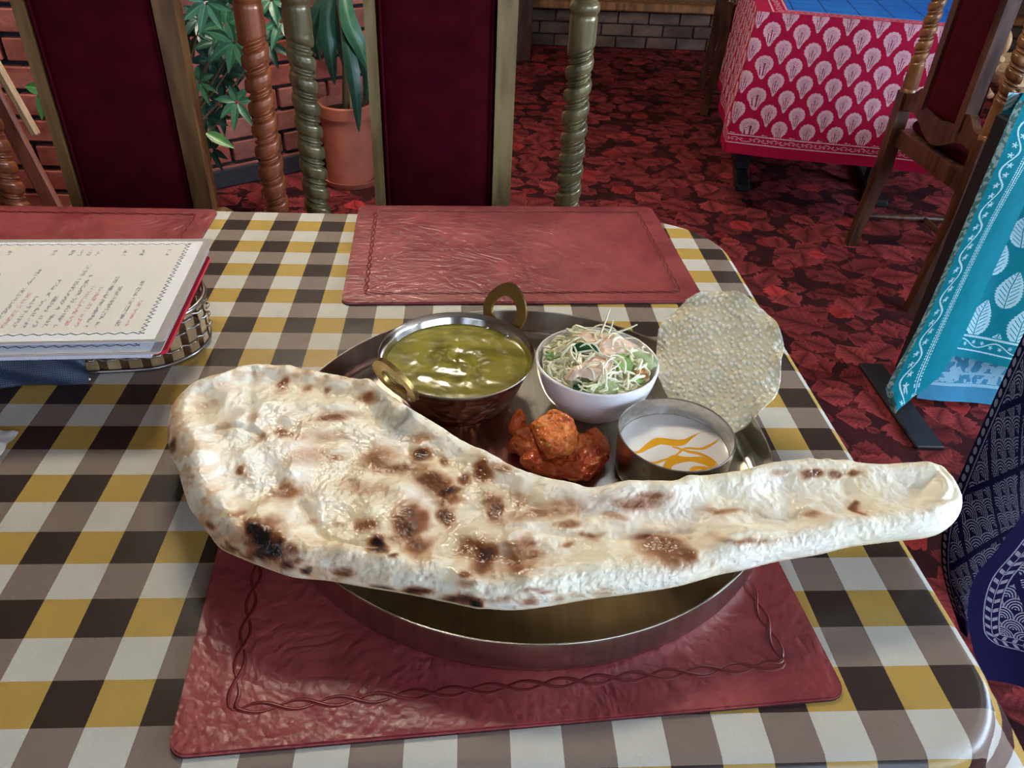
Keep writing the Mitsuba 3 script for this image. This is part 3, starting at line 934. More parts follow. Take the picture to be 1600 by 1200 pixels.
# sprouts that stick out
sp = []
for pts_ in ([(935, 530, .010), (945, 505, .030), (953, 482, .045)], [(945, 530, .012), (955, 512, .022), (958, 500, .030)], [(955, 522, .012), (980, 514, .018), (996, 507, .022)]):
    q3 = [at_z(a, b, zs + SH + c) for a, b, c in pts_]
    sp.append(tube(smooth_path(q3, 10), np.linspace(.0011, .0007, 10), 6))
put('bean_sprouts', P(cat(*sp), 'm_cabbage', smooth=True), label='thin pale sprouts sticking up out of the salad', cat='sprouts', kind='stuff')
# dressing: a puddle that drapes over the heap
dz_pts = [(888, 590), (905, 582), (930, 588), (950, 580), (960, 562), (985, 548), (1000, 536), (985, 526), (955, 530), (930, 525), (905, 520), (893, 530), (912, 540), (935, 545), (940, 558), (915, 566), (895, 574), (880, 582)]
dpoly = sg.Polygon([salad_xy(a, b) for a, b in dz_pts]).buffer(.0015).buffer(-.0005)
gx, gy = np.meshgrid(np.linspace(-.055, .055, 130), np.linspace(-.055, .055, 130), indexing='ij')
import shapely
dist = shapely.distance(shapely.points(gx, gy), dpoly.exterior) * np.where(shapely.contains_xy(dpoly, gx, gy), 1, -1)
hh = .0034 * np.sqrt(np.clip(dist / .004, 0, 1)) + .0016 * meshkit.noise(np.stack([gx * 260, gy * 260, 0 * gx], -1), 8)
Gd = np.stack([gx + SC[0], gy + SC[1], mound(gx, gy) + .0055 + hh], -1)
md, _ = sheet(Gd)
keep = (dist > -.0008).reshape(-1)
md.update_faces(keep[md.faces].all(1)); md.remove_unreferenced_vertices()
put('salad_dressing', P(md, 'm_dressing', smooth=True), label='creamy pink dressing poured over the salad', cat='dressing')

# ------------------------------------------------------------------ katori with yogurt
QC, QR, QH = np.array([.1875, -.1725]), .0505, .0455
zq = ZT + .0006
kp = [(1e-5, 0), (.043, 0), (.0465, .001), (.0482, .004), (.0495, .020), (QR, QH - .001), (QR + .0003, QH), (QR - .0006, QH + .0006), (QR - .0014, QH), (.0483, .020), (.0470, .006), (.044, .0025), (1e-5, .002)]
put('katori_cup', P(lathe([(r, z + zq) for r, z in kp], 96, (QC[0], QC[1], 0)), 'm_steel', smooth=40), label='small straight-sided steel cup holding white yogurt', cat='cup')


def yogurt_c(p, n, uv):
    x, y = p.x - QC[0], p.y - QC[1] - .006
    w = .0030 * dr.sin(x * 150) + .004 * (noise(x * 90, y * 90) - .5)
    d1 = dr.abs(y - .004 - .30 * x + w) - .0042 * smoothstep(-.040, -.012, x) * smoothstep(.030, .0, x) - .0006
    d2 = dr.abs(y + .014 - .42 * x - w) - .0014
    d3 = dr.abs(dr.sqrt(dr.square(x - .010) + dr.square(y + .034)) - .018 + w) - .0036
    d4 = dr.abs(dr.sqrt(dr.square(x - .016) + dr.square(y + .036)) - .007 + w) - .0026
    d5 = dr.abs(dr.sqrt(dr.square(x + .004) + dr.square(y + .040)) - .038 + w * .6) - .0014
    a = smoothstep(.0009, -.0006, dr.minimum(dr.minimum(dr.minimum(d1, d2), dr.minimum(d3, d4)), dr.select(x > 0, d5, 1.0)))
    a = a * smoothstep(.047, .040, dr.sqrt(x * x + y * y)) * smoothstep(.022, .012, y)
    return mix(C3(246, 244, 240), C3(234, 172, 30), a)


mat('m_yogurt', proc(yogurt_c), 0.25, spec=.5, clearcoat=.3, clearcoat_gloss=.9)
rr_ = np.linspace(0, .0482, 20); aa_ = np.linspace(0, 2 * PI, 72, endpoint=False)
X, Y = rr_[:, None] * np.cos(aa_), rr_[:, None] * np.sin(aa_)
Zy = zq + .027 + .0008 * (meshkit.noise(np.stack([X * 60, Y * 60, 0 * X], -1)) - .5) + .0012 * (rr_[:, None] / .048) ** 12
i, j = np.meshgrid(np.arange(19), np.arange(72), indexing='ij')
q = np.stack([i * 72 + j, (i + 1) * 72 + j, (i + 1) * 72 + (j + 1) % 72, i * 72 + (j + 1) % 72], -1).reshape(-1, 4)
put('yogurt', P(trimesh.Trimesh(np.stack([X + QC[0], Y + QC[1], Zy], -1).reshape(-1, 3), np.vstack([q[:, [0, 1, 2]], q[:, [0, 2, 3]]]), process=False), 'm_yogurt', smooth=True),
    label='white yogurt with swirls of orange sauce in the steel cup', cat='yogurt')


# ------------------------------------------------------------------ tandoori chicken
def chick_c(p, n, uv):
    a = fbm(p.x * 55, p.y * 55, p.z * 55, 3)
    b = fbm(p.x * 170, p.y * 170, p.z * 170, 3)
    h = smoothstep(ZT + .004, ZT + .030, p.z)
    col = mix(C3(190, 54, 34), C3(236, 128, 52), dr.clip(h * .7 + (a - .5) * 1.2 + .1, 0, 1))
    col = mix(col, C3(242, 164, 92), smoothstep(.55, .75, b) * .6)
    return mix(col, C3(110, 28, 16), smoothstep(.33, .22, b) * .6)


mat('m_chicken', proc(chick_c), 0.22, spec=.5, clearcoat=.5, clearcoat_gloss=.9, bump=lambda p, n, uv: fbm(p.x * 260, p.y * 260, p.z * 260, 3) * .0042, eps=3e-4)


def blobs(list_, edge=.0022, amp=.0030, seed=0):
    hulls = []
    for grp in list_:
        ms = []
        for x, y, z, r in grp:
            s = m3.Manifold.sphere(r, 20).translate((x, y, z)); ms.append(s)
        hulls.append(m3.Manifold.batch_hull(ms) if len(ms) > 1 else ms[0])
    u = m3.Manifold.batch_boolean(hulls, m3.OpType.Add).refine_to_length(edge)
    m = tm(u); m.merge_vertices()
    trimesh.smoothing.filter_taubin(m, iterations=6)
    n = m.vertex_normals
    m.vertices += n * ((meshkit.fbm(m.vertices * 130, 3, seed) - .5) * 2 * amp + (meshkit.fbm(m.vertices * 420, 2, seed + 4) - .5) * amp * .8)[:, None]
    return m


def cxy(px, py, h):
    q = at_z(px, py, ZT + h)
    return q[0], q[1], ZT + h


def B(px, py, h, r):
    return (*cxy(px, py, h), r)


low = blobs([[B(822, 722, .007, .0065), B(870, 738, .007, .0065), B(915, 742, .007, .006), B(938, 715, .009, .0065), B(830, 700, .010, .008), B(880, 700, .012, .009), B(925, 690, .012, .008)],
             [B(928, 682, .015, .008), B(940, 700, .014, .008)], [B(905, 690, .016, .008), B(900, 705, .013, .008)],
             [B(806, 697, .010, .0075), B(815, 690, .012, .007), B(826, 705, .010, .008)],
             [B(812, 645, .024, .004), B(806, 668, .016, .007), B(818, 683, .014, .007)], [B(822, 672, .018, .006), B(838, 690, .014, .008)]], seed=1)
low.vertices[:, 2] = np.maximum(low.vertices[:, 2], ZT + .0005)
put('chicken_tikka', P(low, 'm_chicken', smooth=True), label='broad red tandoori chicken piece lying on the tray floor', cat='chicken', group='tandoori chicken pieces')
top = blobs([[B(848, 668, .028, .010), B(880, 665, .029, .011), B(858, 690, .027, .011), B(886, 688, .027, .010)], [B(862, 700, .026, .008), B(880, 702, .025, .008)], [B(866, 655, .030, .009), B(884, 660, .030, .008)]], amp=.0032, seed=9)
put('chicken_tikka', P(top, 'm_chicken', smooth=True), label='rounded orange tandoori chicken piece resting on the broad one', cat='chicken', group='tandoori chicken pieces')

# ------------------------------------------------------------------ papadum leaning on the rim
pap_px = [(1026, 526), (1037, 502), (1060, 478), (1086, 465), (1115, 456), (1139, 457), (1168, 466), (1197, 488), (1214, 505), (1222, 526), (1223, 548), (1221, 567), (1217, 596), (1206, 628), (1182, 651), (1159, 669), (1142, 680), (1115, 676), (1085, 664), (1060, 645), (1040, 615), (1028, 585), (1023, 555)]
udir = np.array([.78, .62]); udir /= np.linalg.norm(udir)
rimp = np.array([*(TC + udir * (TR - .025)), ZM + TH + .004])
al = math.radians(40)
slope = np.array([udir[0] * math.cos(al), udir[1] * math.cos(al), math.sin(al)])
tang = np.array([-udir[1], udir[0], 0])
pn = np.cross(tang, slope)
P3 = np.array([on_plane(a, b, rimp, pn) for a, b in pap_px])
p2 = np.column_stack([(P3 - rimp) @ tang, (P3 - rimp) @ slope])
pap_low = P3[:, 2].min()
ploop = smooth_loop(p2, 400)
pc = ploop.mean(0)
ppoly = sg.Polygon(ploop)
nr, npk = 120, 400
tt = np.linspace(0, 1, nr) ** .8
G2 = pc + (ploop - pc)[None] * tt[:, None, None]
edge_d = (1 - tt)[:, None] * np.linalg.norm(ploop - pc, axis=1)[None]
rngp = np.random.default_rng(3)
cent = []
tries = 0
while len(cent) < 620 and tries < 6000:
    tries += 1
    c = rngp.uniform(ppoly.bounds[:2], ppoly.bounds[2:])
    if cent and np.min(np.hypot(*(np.array(cent)[:, :2] - c).T)) < .0040:
        continue
    cent.append((*c, rngp.uniform(.0014, .0027)))
cent = np.array(cent)
tree = cKDTree(cent[:, :2])
d_, k_ = tree.query(G2.reshape(-1, 2), k=4)
hb = np.max(np.sqrt(np.clip(1 - (d_ / cent[k_, 2]) ** 2, 0, 1)) * cent[k_, 2] * .60, axis=1).reshape(nr, npk)
w_ = np.stack([G2[..., 0], G2[..., 1], 0 * G2[..., 0]], -1)
warp = .010 * (meshkit.fbm(w_ * 22, 2, 4) - .5) + .006 * np.clip(1 - edge_d / .012, 0, 1) * np.sin(np.arange(npk) / npk * 2 * PI * 9)[None] * .6
def papg(off):
    h = warp + off + (hb if off > 0 else -hb * .3)
    return rimp + G2[..., :1] * tang + G2[..., 1:] * slope + h[..., None] * pn * (1 if pn[2] > 0 else -1)
ga, gb = papg(.0006), papg(-.0006)
def disc_faces(n, m, flip=False):
    i, j = np.meshgrid(np.arange(n - 1), np.arange(m), indexing='ij')
    q = np.stack([i * m + j, (i + 1) * m + j, (i + 1) * m + (j + 1) % m, i * m + (j + 1) % m], -1).reshape(-1, 4)
    f = np.vstack([q[:, [0, 1, 2]], q[:, [0, 2, 3]]])
    return f[:, ::-1] if flip else f
j = np.arange(npk); j2 = (j + 1) % npk
o1, o2 = (nr - 1) * npk, nr * npk + (nr - 1) * npk
rimf = np.vstack([np.stack([o1 + j, o2 + j, o2 + j2], 1), np.stack([o1 + j, o2 + j2, o1 + j2], 1)])
mp = trimesh.Trimesh(np.vstack([ga.reshape(-1, 3), gb.reshape(-1, 3)]), np.vstack([disc_faces(nr, npk), disc_faces(nr, npk, True) + nr * npk, rimf]), process=False)
blist = hb / hb.max()
bcol = np.array(lin(228, 220, 188)) * (1 - blist[..., None]) + np.array(lin(252, 249, 234)) * blist[..., None]
bcol = np.vstack([bcol.reshape(-1, 3)] * 2)
mat('m_papadum', {'type': 'mesh_attribute', 'name': 'vertex_color'}, 0.5, spec=.4)
put('papadum', P(mp, 'm_papadum', smooth=True, color=bcol), label='round blistered papadum leaning on the tray rim behind the steel cup', cat='papadum')

# ------------------------------------------------------------------ naan
NZ = Z0 + .0480
out_px = [(262, 655), (268, 635), (285, 618), (310, 607), (345, 598), (372, 588), (400, 583), (430, 583), (465, 586), (500, 592), (540, 600), (575, 607), (600, 620), (640, 645), (690, 675), (720, 695), (760, 715), (800, 736), (846, 753), (892, 764), (920, 773), (950, 771), (985, 769), (1040, 766), (1064, 756), (1096, 753), (1147, 746), (1198, 733), (1253, 731), (1309, 730), (1355, 733), (1401, 730), (1438, 729), (1471, 737), (1494, 759), (1504, 783), (1498, 806), (1475, 827), (1447, 837), (1401, 843), (1332, 852), (1281, 864), (1216, 875), (1165, 888), (1124, 896), (1059, 914), (985, 926), (916, 935), (846, 947), (800, 951), (760, 949), (741, 948), (700, 939), (625, 924), (569, 915), (512, 905), (460, 900), (419, 887), (381, 872), (344, 855), (325, 832), (306, 806), (295, 791), (284, 757), (276, 727), (265, 705), (261, 682)]
NP = lambda a, b: at_z(a, b, NZ)[:2]
nl = smooth_loop([NP(a, b) for a, b in out_px], 900)
npoly = sg.Polygon(nl).buffer(0)
# the outline as measured is the silhouette of a rounded edge
h_ = .0010
from scipy.spatial import Delaunay
tr = cKDTree(np.array(npoly.exterior.segmentize(.0004).coords))
RINGS = [0, .0003, .0009, .0018, .0029, .0041, .0054]
parts_ = []
for d in RINGS:
    ex_ = npoly.buffer(-d, quad_segs=16).exterior
    nq = int(npoly.exterior.length / .0011)
    parts_.append(np.array([ex_.interpolate(t, normalized=True).coords[0] for t in np.arange(nq) / nq]))
x0, y0, x1, y1 = npoly.bounds
g1, g2 = np.meshgrid(np.arange(x0, x1, h_), np.arange(y0, y1, h_), indexing='ij')
gp = np.column_stack([g1.ravel(), g2.ravel()])
dq, _ = tr.query(gp)
gp = gp[shapely.contains_xy(npoly, gp[:, 0], gp[:, 1]) & (dq > .0062)]
pts_n = np.vstack(parts_ + [gp])
gx, gy = pts_n[:, 0], pts_n[:, 1]
dd_, _ = tr.query(pts_n)
n_b = len(parts_[0])
dd_[:n_b] = 0
sp1 = [(535, 85, 25, 30, .65), (580, 55, 25, 15, .4), (635, 95, 22, 18, .5), (715, 110, 15, 18, .55), (880, 135, 45, 25, .6), (245, 160, 30, 15, .25), (190, 170, 25, 20, .3), (300, 255, 25, 25, .35), (430, 220, 20, 20, .35), (460, 290, 20, 25, .45), (90, 230, 35, 40, .35), (80, 330, 22, 30, .8), (60, 270, 20, 30, .4), (140, 260, 20, 20, .3), (150, 310, 20, 20, .3), (45, 290, 15, 50, .5), (370, 430, 22, 22, .7), (395, 455, 22, 20, .4), (550, 510, 45, 50, .6), (475, 545, 22, 25, .35), (560, 570, 45, 20, .25), (550, 285, 40, 22, .65), (730, 225, 70, 15, .65), (780, 210, 90, 18, .4), (660, 250, 80, 20, .3), (700, 300, 90, 30, .4), (640, 370, 70, 40, .4), (740, 380, 40, 15, .5), (610, 300, 40, 20, .4), (920, 390, 70, 50, .55), (1090, 370, 45, 28, .85), (1000, 430, 120, 22, .6), (1190, 400, 25, 22, .6), (1100, 300, 50, 20, .45), (1130, 470, 60, 30, .7), (1200, 520, 60, 25, .8), (1160, 490, 70, 40, .65), (1210, 555, 50, 25, .6), (1275, 470, 28, 28, .75), (830, 500, 80, 30, .4), (900, 510, 60, 20, .4), (960, 530, 50, 20, .3), (1340, 430, 35, 45, .75), (1420, 420, 35, 15, .6), (1400, 590, 40, 50, .75), (1370, 560, 30, 40, .6), (1200, 620, 35, 38, .8), (1500, 570, 30, 20, .5), (1530, 620, 60, 20, .4), (1580, 600, 40, 20, .6), (1050, 640, 70, 70, .8), (1080, 730, 50, 40, .7), (870, 650, 40, 28, .65), (930, 720, 35, 28, .9), (980, 770, 25, 15, .8), (650, 645, 30, 12, .35), (760, 650, 30, 15, .35), (470, 690, 75, 65, 1.0), (430, 660, 40, 40, .95), (540, 700, 35, 50, .8), (500, 760, 60, 40, .95), (590, 740, 25, 40, .7), (370, 600, 30, 20, .55), (440, 780, 50, 40, .9), (400, 790, 60, 30, .8), (300, 760, 60, 25, .8), (230, 660, 22, 20, .7), (310, 720, 25, 20, .6), (550, 820, 40, 25, .85), (625, 845, 22, 15, .85), (600, 800, 30, 20, .6), (780, 845, 45, 28, .65), (700, 830, 20, 12, .4), (1350, 770, 55, 60, .8), (1290, 740, 50, 30, .6), (1280, 825, 25, 18, .7), (1470, 800, 50, 40, .6), (1270, 870, 35, 22, .5), (1490, 720, 70, 20, .6), (1550, 770, 40, 25, .6), (930, 922, 45, 18, .85), (1065, 935, 70, 22, .85), (1260, 975, 75, 30, .85), (1310, 990, 25, 35, 1.0), (1420, 960, 60, 20, .45), (1530, 975, 30, 18, .55), (950, 865, 30, 20, .35), (1560, 915, 50, 15, .6),
       (200, 590, 40, 40, .25), (150, 460, 30, 50, .22), (170, 680, 40, 40, .35), (250, 720, 60, 40, .4), (380, 700, 90, 80, .45), (480, 800, 120, 60, .5), (860, 880, 90, 30, .25), (660, 850, 60, 25, .35)]
sp2 = [(400, 455, 80, 25, .65), (450, 435, 60, 15, .6), (330, 505, 35, 12, .5), (700, 490, 70, 10, .5), (985, 497, 22, 10, .5), (1135, 475, 14, 10, .7), (980, 360, 30, 14, .75), (1048, 363, 20, 14, .7), (1110, 357, 30, 10, .65), (870, 362, 30, 10, .35), (500, 610, 75, 50, .6), (550, 620, 40, 25, .7), (480, 580, 80, 15, .65), (250, 565, 50, 14, .55), (180, 590, 20, 12, .6), (180, 528, 40, 10, .6), (760, 575, 100, 10, .5), (590, 572, 15, 8, .3), (25, 620, 60, 50, .55), (150, 478, 90, 35, .5), (20, 440, 40, 20, .4), (40, 510, 50, 15, .4), (150, 780, 22, 14, .6), (50, 795, 25, 12, .5), (220, 770, 20, 8, .4), (300, 765, 30, 20, .35), (650, 660, 15, 8, .25), (720, 690, 30, 8, .2)]
spots = [(250 + a / 2.667, 570 + b / 2.667, c / 2.667, d / 2.667, e) for a, b, c, d, e in sp1] + [(800 + a / 2.162, 570 + b / 2.162, c / 2.162, d / 2.162, e) for a, b, c, d, e in sp2]
Pn = np.stack([gx, gy, 0 * gx], -1)
dark = np.zeros(gx.shape); tan = np.zeros(gx.shape); bump = np.zeros(gx.shape)
nz1 = meshkit.fbm(Pn * 260, 3, 2) - .5
nz2 = meshkit.fbm(Pn * 90, 3, 6) - .5
SPOT = []
for a, b, rx, ry, e in spots:
    SPOT.append((NP(a, b), np.linalg.norm(NP(a + rx, b) - NP(a - rx, b)) / 2, np.linalg.norm(NP(a, b + ry) - NP(a, b - ry)) / 2, e))
bump = np.zeros(gx.shape)
for c, ex, ey, e in SPOT:
    if e >= .5:
        bump += min(ex, ey) * .42 * np.exp(-(((gx - c[0]) / ex) ** 2 + ((gy - c[1]) / ey) ** 2) * .9)
bump = np.minimum(bump, .0062)
# shape: a raised lip along the edge, a valley inside, soft pillows, a droop at the overhanging ends
tip = np.clip((gx - .30) / .11, 0, 1)
lobe = np.clip((-.06 - gx) / .18, 0, 1)
lip = .0075 * np.exp(-((dd_ - .014) / .011) ** 2) * (.75 + .6 * meshkit.noise(Pn * 24, 5))
pillow = .016 * (meshkit.fbm(Pn * 20, 2, 14) - .5) * np.clip(dd_ / .02, 0, 1)
ripple = .0042 * (meshkit.fbm(Pn * 62, 2, 15) - .5) * np.clip(dd_ / .01, 0, 1) + .0008 * nz1 * np.clip(dd_ / .004, 0, 1)
mid = .010 * lobe * np.clip(dd_ / .05, 0, 1) - .0035 * np.clip(dd_ / .03, 0, 1) * (1 - lobe) - .006 * tip * np.clip(dd_ / .02, 0, 1)
ET = .0098
edge_t = ET * np.sqrt(np.clip(1 - (1 - np.clip(dd_ / ET, 0, 1)) ** 2, 0, 1))
sag = -.004 * tip ** 2 - .007 * np.clip((-.17 - gx) / .09, 0, 1) ** 2
zt = NZ + sag + edge_t + lip + pillow + ripple + mid + bump
# creases of the folded left end
for path, dep in (([(340, 690), (366, 688), (392, 692), (411, 701)], .0040), ([(398, 597), (393, 630), (397, 665), (392, 690)], .0030), ([(471, 795), (493, 832), (520, 858), (587, 870)], .0035), ([(1460, 745), (1482, 770), (1478, 792), (1440, 806)], .0028), ([(800, 845), (900, 853), (1010, 845), (1080, 835)], .0025)):
    cr = smooth_path([NP(a, b) for a, b in path], 60)
    dc, _ = cKDTree(cr).query(np.column_stack([gx.ravel(), gy.ravel()])); dc = dc.reshape(gx.shape)
    zt -= dep * np.exp(-(dc / .0035) ** 2) * np.clip(dd_ / .006, 0, 1)
zb = NZ + sag - .0068 * np.sqrt(np.clip(1 - (1 - np.clip(dd_ / ET, 0, 1)) ** 2, 0, 1)) + .25 * (pillow + mid) + .002 * (1 - lobe) * np.clip(dd_ / .04, 0, 1)
zt = np.maximum(zt, zb + .003 * np.clip(dd_ / .004, 0, 1))
# mesh: two sheets over one triangulation, sharing the rim
tri_ = Delaunay(pts_n).simplices
ce = pts_n[tri_].mean(1)
tri_ = tri_[shapely.contains_xy(npoly.buffer(-.00005), ce[:, 0], ce[:, 1])]
ar = np.cross(pts_n[tri_[:, 1]] - pts_n[tri_[:, 0]], pts_n[tri_[:, 2]] - pts_n[tri_[:, 0]])
tri_[ar < 0] = tri_[ar < 0][:, ::-1]
nv = len(pts_n)
zt[:n_b] = zb[:n_b] = (NZ + sag)[:n_b]
wl = np.arange(2 * nv); wl[nv:nv + n_b] = np.arange(n_b)
mn = trimesh.Trimesh(np.vstack([np.column_stack([gx, gy, zt]), np.column_stack([gx, gy, zb])]), np.vstack([tri_, wl[tri_[:, ::-1] + nv]]), process=False)
import scipy.sparse as sps
ed = np.vstack([mn.faces[:, [0, 1]], mn.faces[:, [1, 2]], mn.faces[:, [2, 0]]]); ed = np.vstack([ed, ed[:, ::-1]])
A_ = sps.coo_matrix((np.ones(len(ed)), (ed[:, 0], ed[:, 1])), (2 * nv, 2 * nv)).tocsr(); A_.data[:] = 1
deg = np.maximum(np.asarray(A_.sum(1)).ravel(), 1)
vv_ = np.array(mn.vertices)
for it in range(5):
    for lam in (.5, -.52):
        dv_ = (A_ @ vv_) / deg[:, None] - vv_
        dv_[np.asarray(A_.sum(1)).ravel() == 0] = 0
        vv_ = vv_ + lam * dv_
mn = trimesh.Trimesh(vv_, mn.faces, process=False)
# scorch marks: measured against the mid plane, carried onto the relief along one fixed slant
VV = np.array(mn.vertices)[:nv]; vz = VV[:, 2]; vd = dd_; vx = VV[:, 0]
dark = np.zeros(nv); tan = np.zeros(nv)
qx, qy = vx, VV[:, 1] + 1.30 * (vz - NZ)
Pq = np.stack([qx, qy, 0 * qx], -1)
nz1 = meshkit.fbm(Pq * 260, 3, 2) - .5
nz2 = meshkit.fbm(Pq * 90, 3, 6) - .5
wx, wy = qx + .009 * (meshkit.fbm(Pq * 80, 2, 11) - .5), qy + .009 * (meshkit.fbm(Pq * 80, 2, 12) - .5)
for c, ex, ey, e in SPOT:
    q2 = ((wx - c[0]) / ex) ** 2 + ((wy - c[1]) / ey) ** 2
    core = np.exp(-(q2 * (1 + .8 * nz1)) ** 1.5 * .46)
    dark = np.maximum(dark, (e * 1.06 + .02) * core * (1.0 + .22 * nz2 + .22 * nz1))
    tan = np.maximum(tan, min(e + .15, .9) * np.exp(-q2 * .42))
rimtoast = np.clip((.045 - vd) / .045, 0, 1) * np.clip((.0 - vx) / .12, 0, 1) * np.clip((meshkit.fbm(Pq * 110, 3, 21) - .40) * 5, 0, 1)
tan = np.maximum(tan, rimtoast * .85)
fle = np.clip((meshkit.fbm(Pq * 210, 2, 31) - .68) * 9, 0, 1) * np.clip((.05 - vd) / .05, 0, 1) * np.clip((.12 - vx) / .1, 0, 1)
dark = np.maximum(dark, fle * .5)
TA, BR, DK, CH = (np.array(lin(*c)) for c in ((212, 158, 92), (156, 92, 42), (92, 46, 28), (22, 13, 11)))
dough = np.array(lin(250, 246, 230)); d2c = np.array(lin(246, 234, 190))
ww = np.clip(meshkit.fbm(Pq * 28, 3, 41) * 2 - .6, 0, 1)[..., None]
col = dough * (1 - ww * .6) + d2c * ww * .6
mixc = lambda c, d, a: c * (1 - a[..., None]) + d * a[..., None]
col = mixc(col, TA, np.clip(tan * 1.05 + nz1 * tan * .6, 0, 1) * .9)
col = mixc(col, BR, np.clip(dark * 2.1 - .42, 0, 1) * .95)
col = mixc(col, DK, np.clip(dark * 2.7 - 1.35, 0, 1))
col = mixc(col, CH, np.clip(dark * 5 - 3.9, 0, 1))
cn = np.vstack([col, np.clip(col * .25 + np.array(lin(226, 206, 160)) * .75, 0, 1)])
oil = lambda p, n, uv: .30 + .22 * smoothstep(.42, .62, fbm(p.x * 45, p.y * 45, 0, 3))
mat('m_naan', {'type': 'mesh_attribute', 'name': 'vertex_color'}, proc(oil), spec=.5, clearcoat=.7, clearcoat_gloss=.95, bump=lambda p, n, uv: fbm(p.x * 300, p.y * 300, p.z * 300, 3) * .0016, eps=3e-4)
put('naan_bread', P(mn, 'm_naan', smooth=True, color=cn), label='long blistered naan bread with charred spots lying across the steel tray', cat='bread')


# ------------------------------------------------------------------ menus, basket, pouch at the left
def menu_print(cream):
    def fn(p, n, uv):
        u, v = uv.x, uv.y                   # metres from the right edge (leftwards) and from the near edge
        W, H = .297, .212
        paper = C3(240, 240, 238)
        inner = (u > .016) & (v > .014) & (v < H - .014)
        col = dr.select(inner, C3(232, 228, 216) if cream else C3(238, 238, 240), paper)
        tri = lambda s, k: dr.abs(s / k - dr.floor(s / k) - .5) * 2
        zz = (dr.abs(u - .0125 - .0045 * tri(v, .007)) < .0009) & (v > .010) & (v < H - .010)
        zz2 = ((dr.abs(v - .010 - .003 * tri(u, .011)) < .0008) | (dr.abs(v - (H - .013) - .0022 * tri(u, .011)) < .0007)) & (u > .012)
        col = dr.select(zz | zz2, C3(84, 92, 108), col)
        # rows of small print, running away from the near edge
        row = dr.floor(u / .0092)
        fr = u / .0092 - row
        g = cell_rand(dr.floor(v / .0019), row, 3)
        g2 = cell_rand(dr.floor(v / .0019) + 50, dr.floor(u / .0013), 5)
        on = (fr > .18) & (fr < .60) & (g2 > .42)
        length = .045 + .085 * cell_rand(row, 1, 9)
        blank = cell_rand(row, 2, 8) < .14
        name = (v > .024) & (v < .024 + length) & ~blank
        price = (v > .172) & (v < .186) & (cell_rand(row, 4, 2) > .3) & ~blank
        red = (cell_rand(row, 6, 2) > .72)
        ink = dr.select(red & (v < .11), C3(206, 166, 158), C3(160, 156, 152))
        return dr.select(inner & (u > .030) & on & (g > .2) & (name | price), ink, col)
    return fn


mat('m_menu_cream', proc(menu_print(True)), 0.3, spec=.5, clearcoat=.3, clearcoat_gloss=.9)
mat('m_menu_white', proc(menu_print(False)), 0.3, spec=.5, clearcoat=.3, clearcoat_gloss=.9)
mat('m_laminate', (176, 168, 162), 0.2, spec=.5)
mat('m_paper_edge', (206, 206, 220), 0.5)
mat('m_red_cover', (188, 36, 52), 0.3)
mat('m_wire', (170, 168, 164), 0.3, metallic=1.0)
mat('m_slat', proc(wood_fn(lin(138, 112, 78), lin(178, 150, 112))), 0.45)


def menu(zbase, near_right, ang, W, H, print_m, thick, label, red=None):
    k = thing('menu', label, 'menu', 'menus piled on the wire basket')
    M = trimesh.transformations.euler_matrix(0, 0, ang); M[:3, 3] = (near_right[0], near_right[1], zbase)
    if red:
        c = extrude(sg.box(-W - .004, .010, .010, H + .002).buffer(-.006).buffer(.006), .0035, (0, 0, 0)); c.apply_transform(M)
        put('cover', P(c, 'm_red_cover', smooth=30), k, label='red cover under the sheets')
        M = M.copy(); M[2, 3] += .0036
    core = extrude(sg.box(-W, 0, 0, H), thick, (0, 0, 0)); core.apply_transform(M)
    put('pages', P(core, 'm_paper_edge'), k)
    lam = extrude(sg.box(-W - .01, -.002, .009, H + .008).buffer(-.004).buffer(.004), .0012, (0, 0, thick - .0005)); lam.apply_transform(M)
    put('laminate', P(lam, 'm_laminate', smooth=30), k, label='clear grey laminate border')
    n, m_ = 24, 18
    u, v = np.meshgrid(np.linspace(0, W, n), np.linspace(0, H, m_), indexing='ij')
    Gp = np.stack([-u, v, np.full_like(u, thick + .0011)], -1)
    sh, uv = sheet(Gp, np.stack([u, v], -1)); sh.invert(); sh.apply_transform(M)
    put('printed_sheet', P(sh, print_m, uv=uv), k)


mr = at_z(241, 529, .797)
mt = at_z(318, 376, .797)
m_ang = math.atan2(mt[1] - mr[1], mt[0] - mr[0]) - PI / 2
menu(.7785, at_z(240, 556, .784)[:2] - np.array([0.002, 0]), m_ang, .297, .205, 'm_menu_white', .0055, 'white menu in a red cover lying under the cream one', red=True)
menu(.7925, mr[:2], m_ang, .297, np.linalg.norm(mt - mr), 'm_menu_cream', .0025, 'laminated cream menu with zigzag border on top of the pile')

# oval wire basket with flat slats
t_ = thing('wire_basket', 'oval wire basket with flat slats under the menus', 'basket')
bw, bd, bang = .25, .118, math.radians(6)
bc = np.array([-.335, .047])


def stadium(grow, n=72):
    g = sg.LineString([(-bw + bd / 2, 0), (0, 0)]).buffer(bd / 2 + grow, quad_segs=16)
    L = g.exterior.length
    q = np.array([g.exterior.interpolate(s).coords[0] for s in np.arange(n) * L / n])
    R = np.array([[math.cos(bang), -math.sin(bang)], [math.sin(bang), math.cos(bang)]])
    return q @ R.T + bc


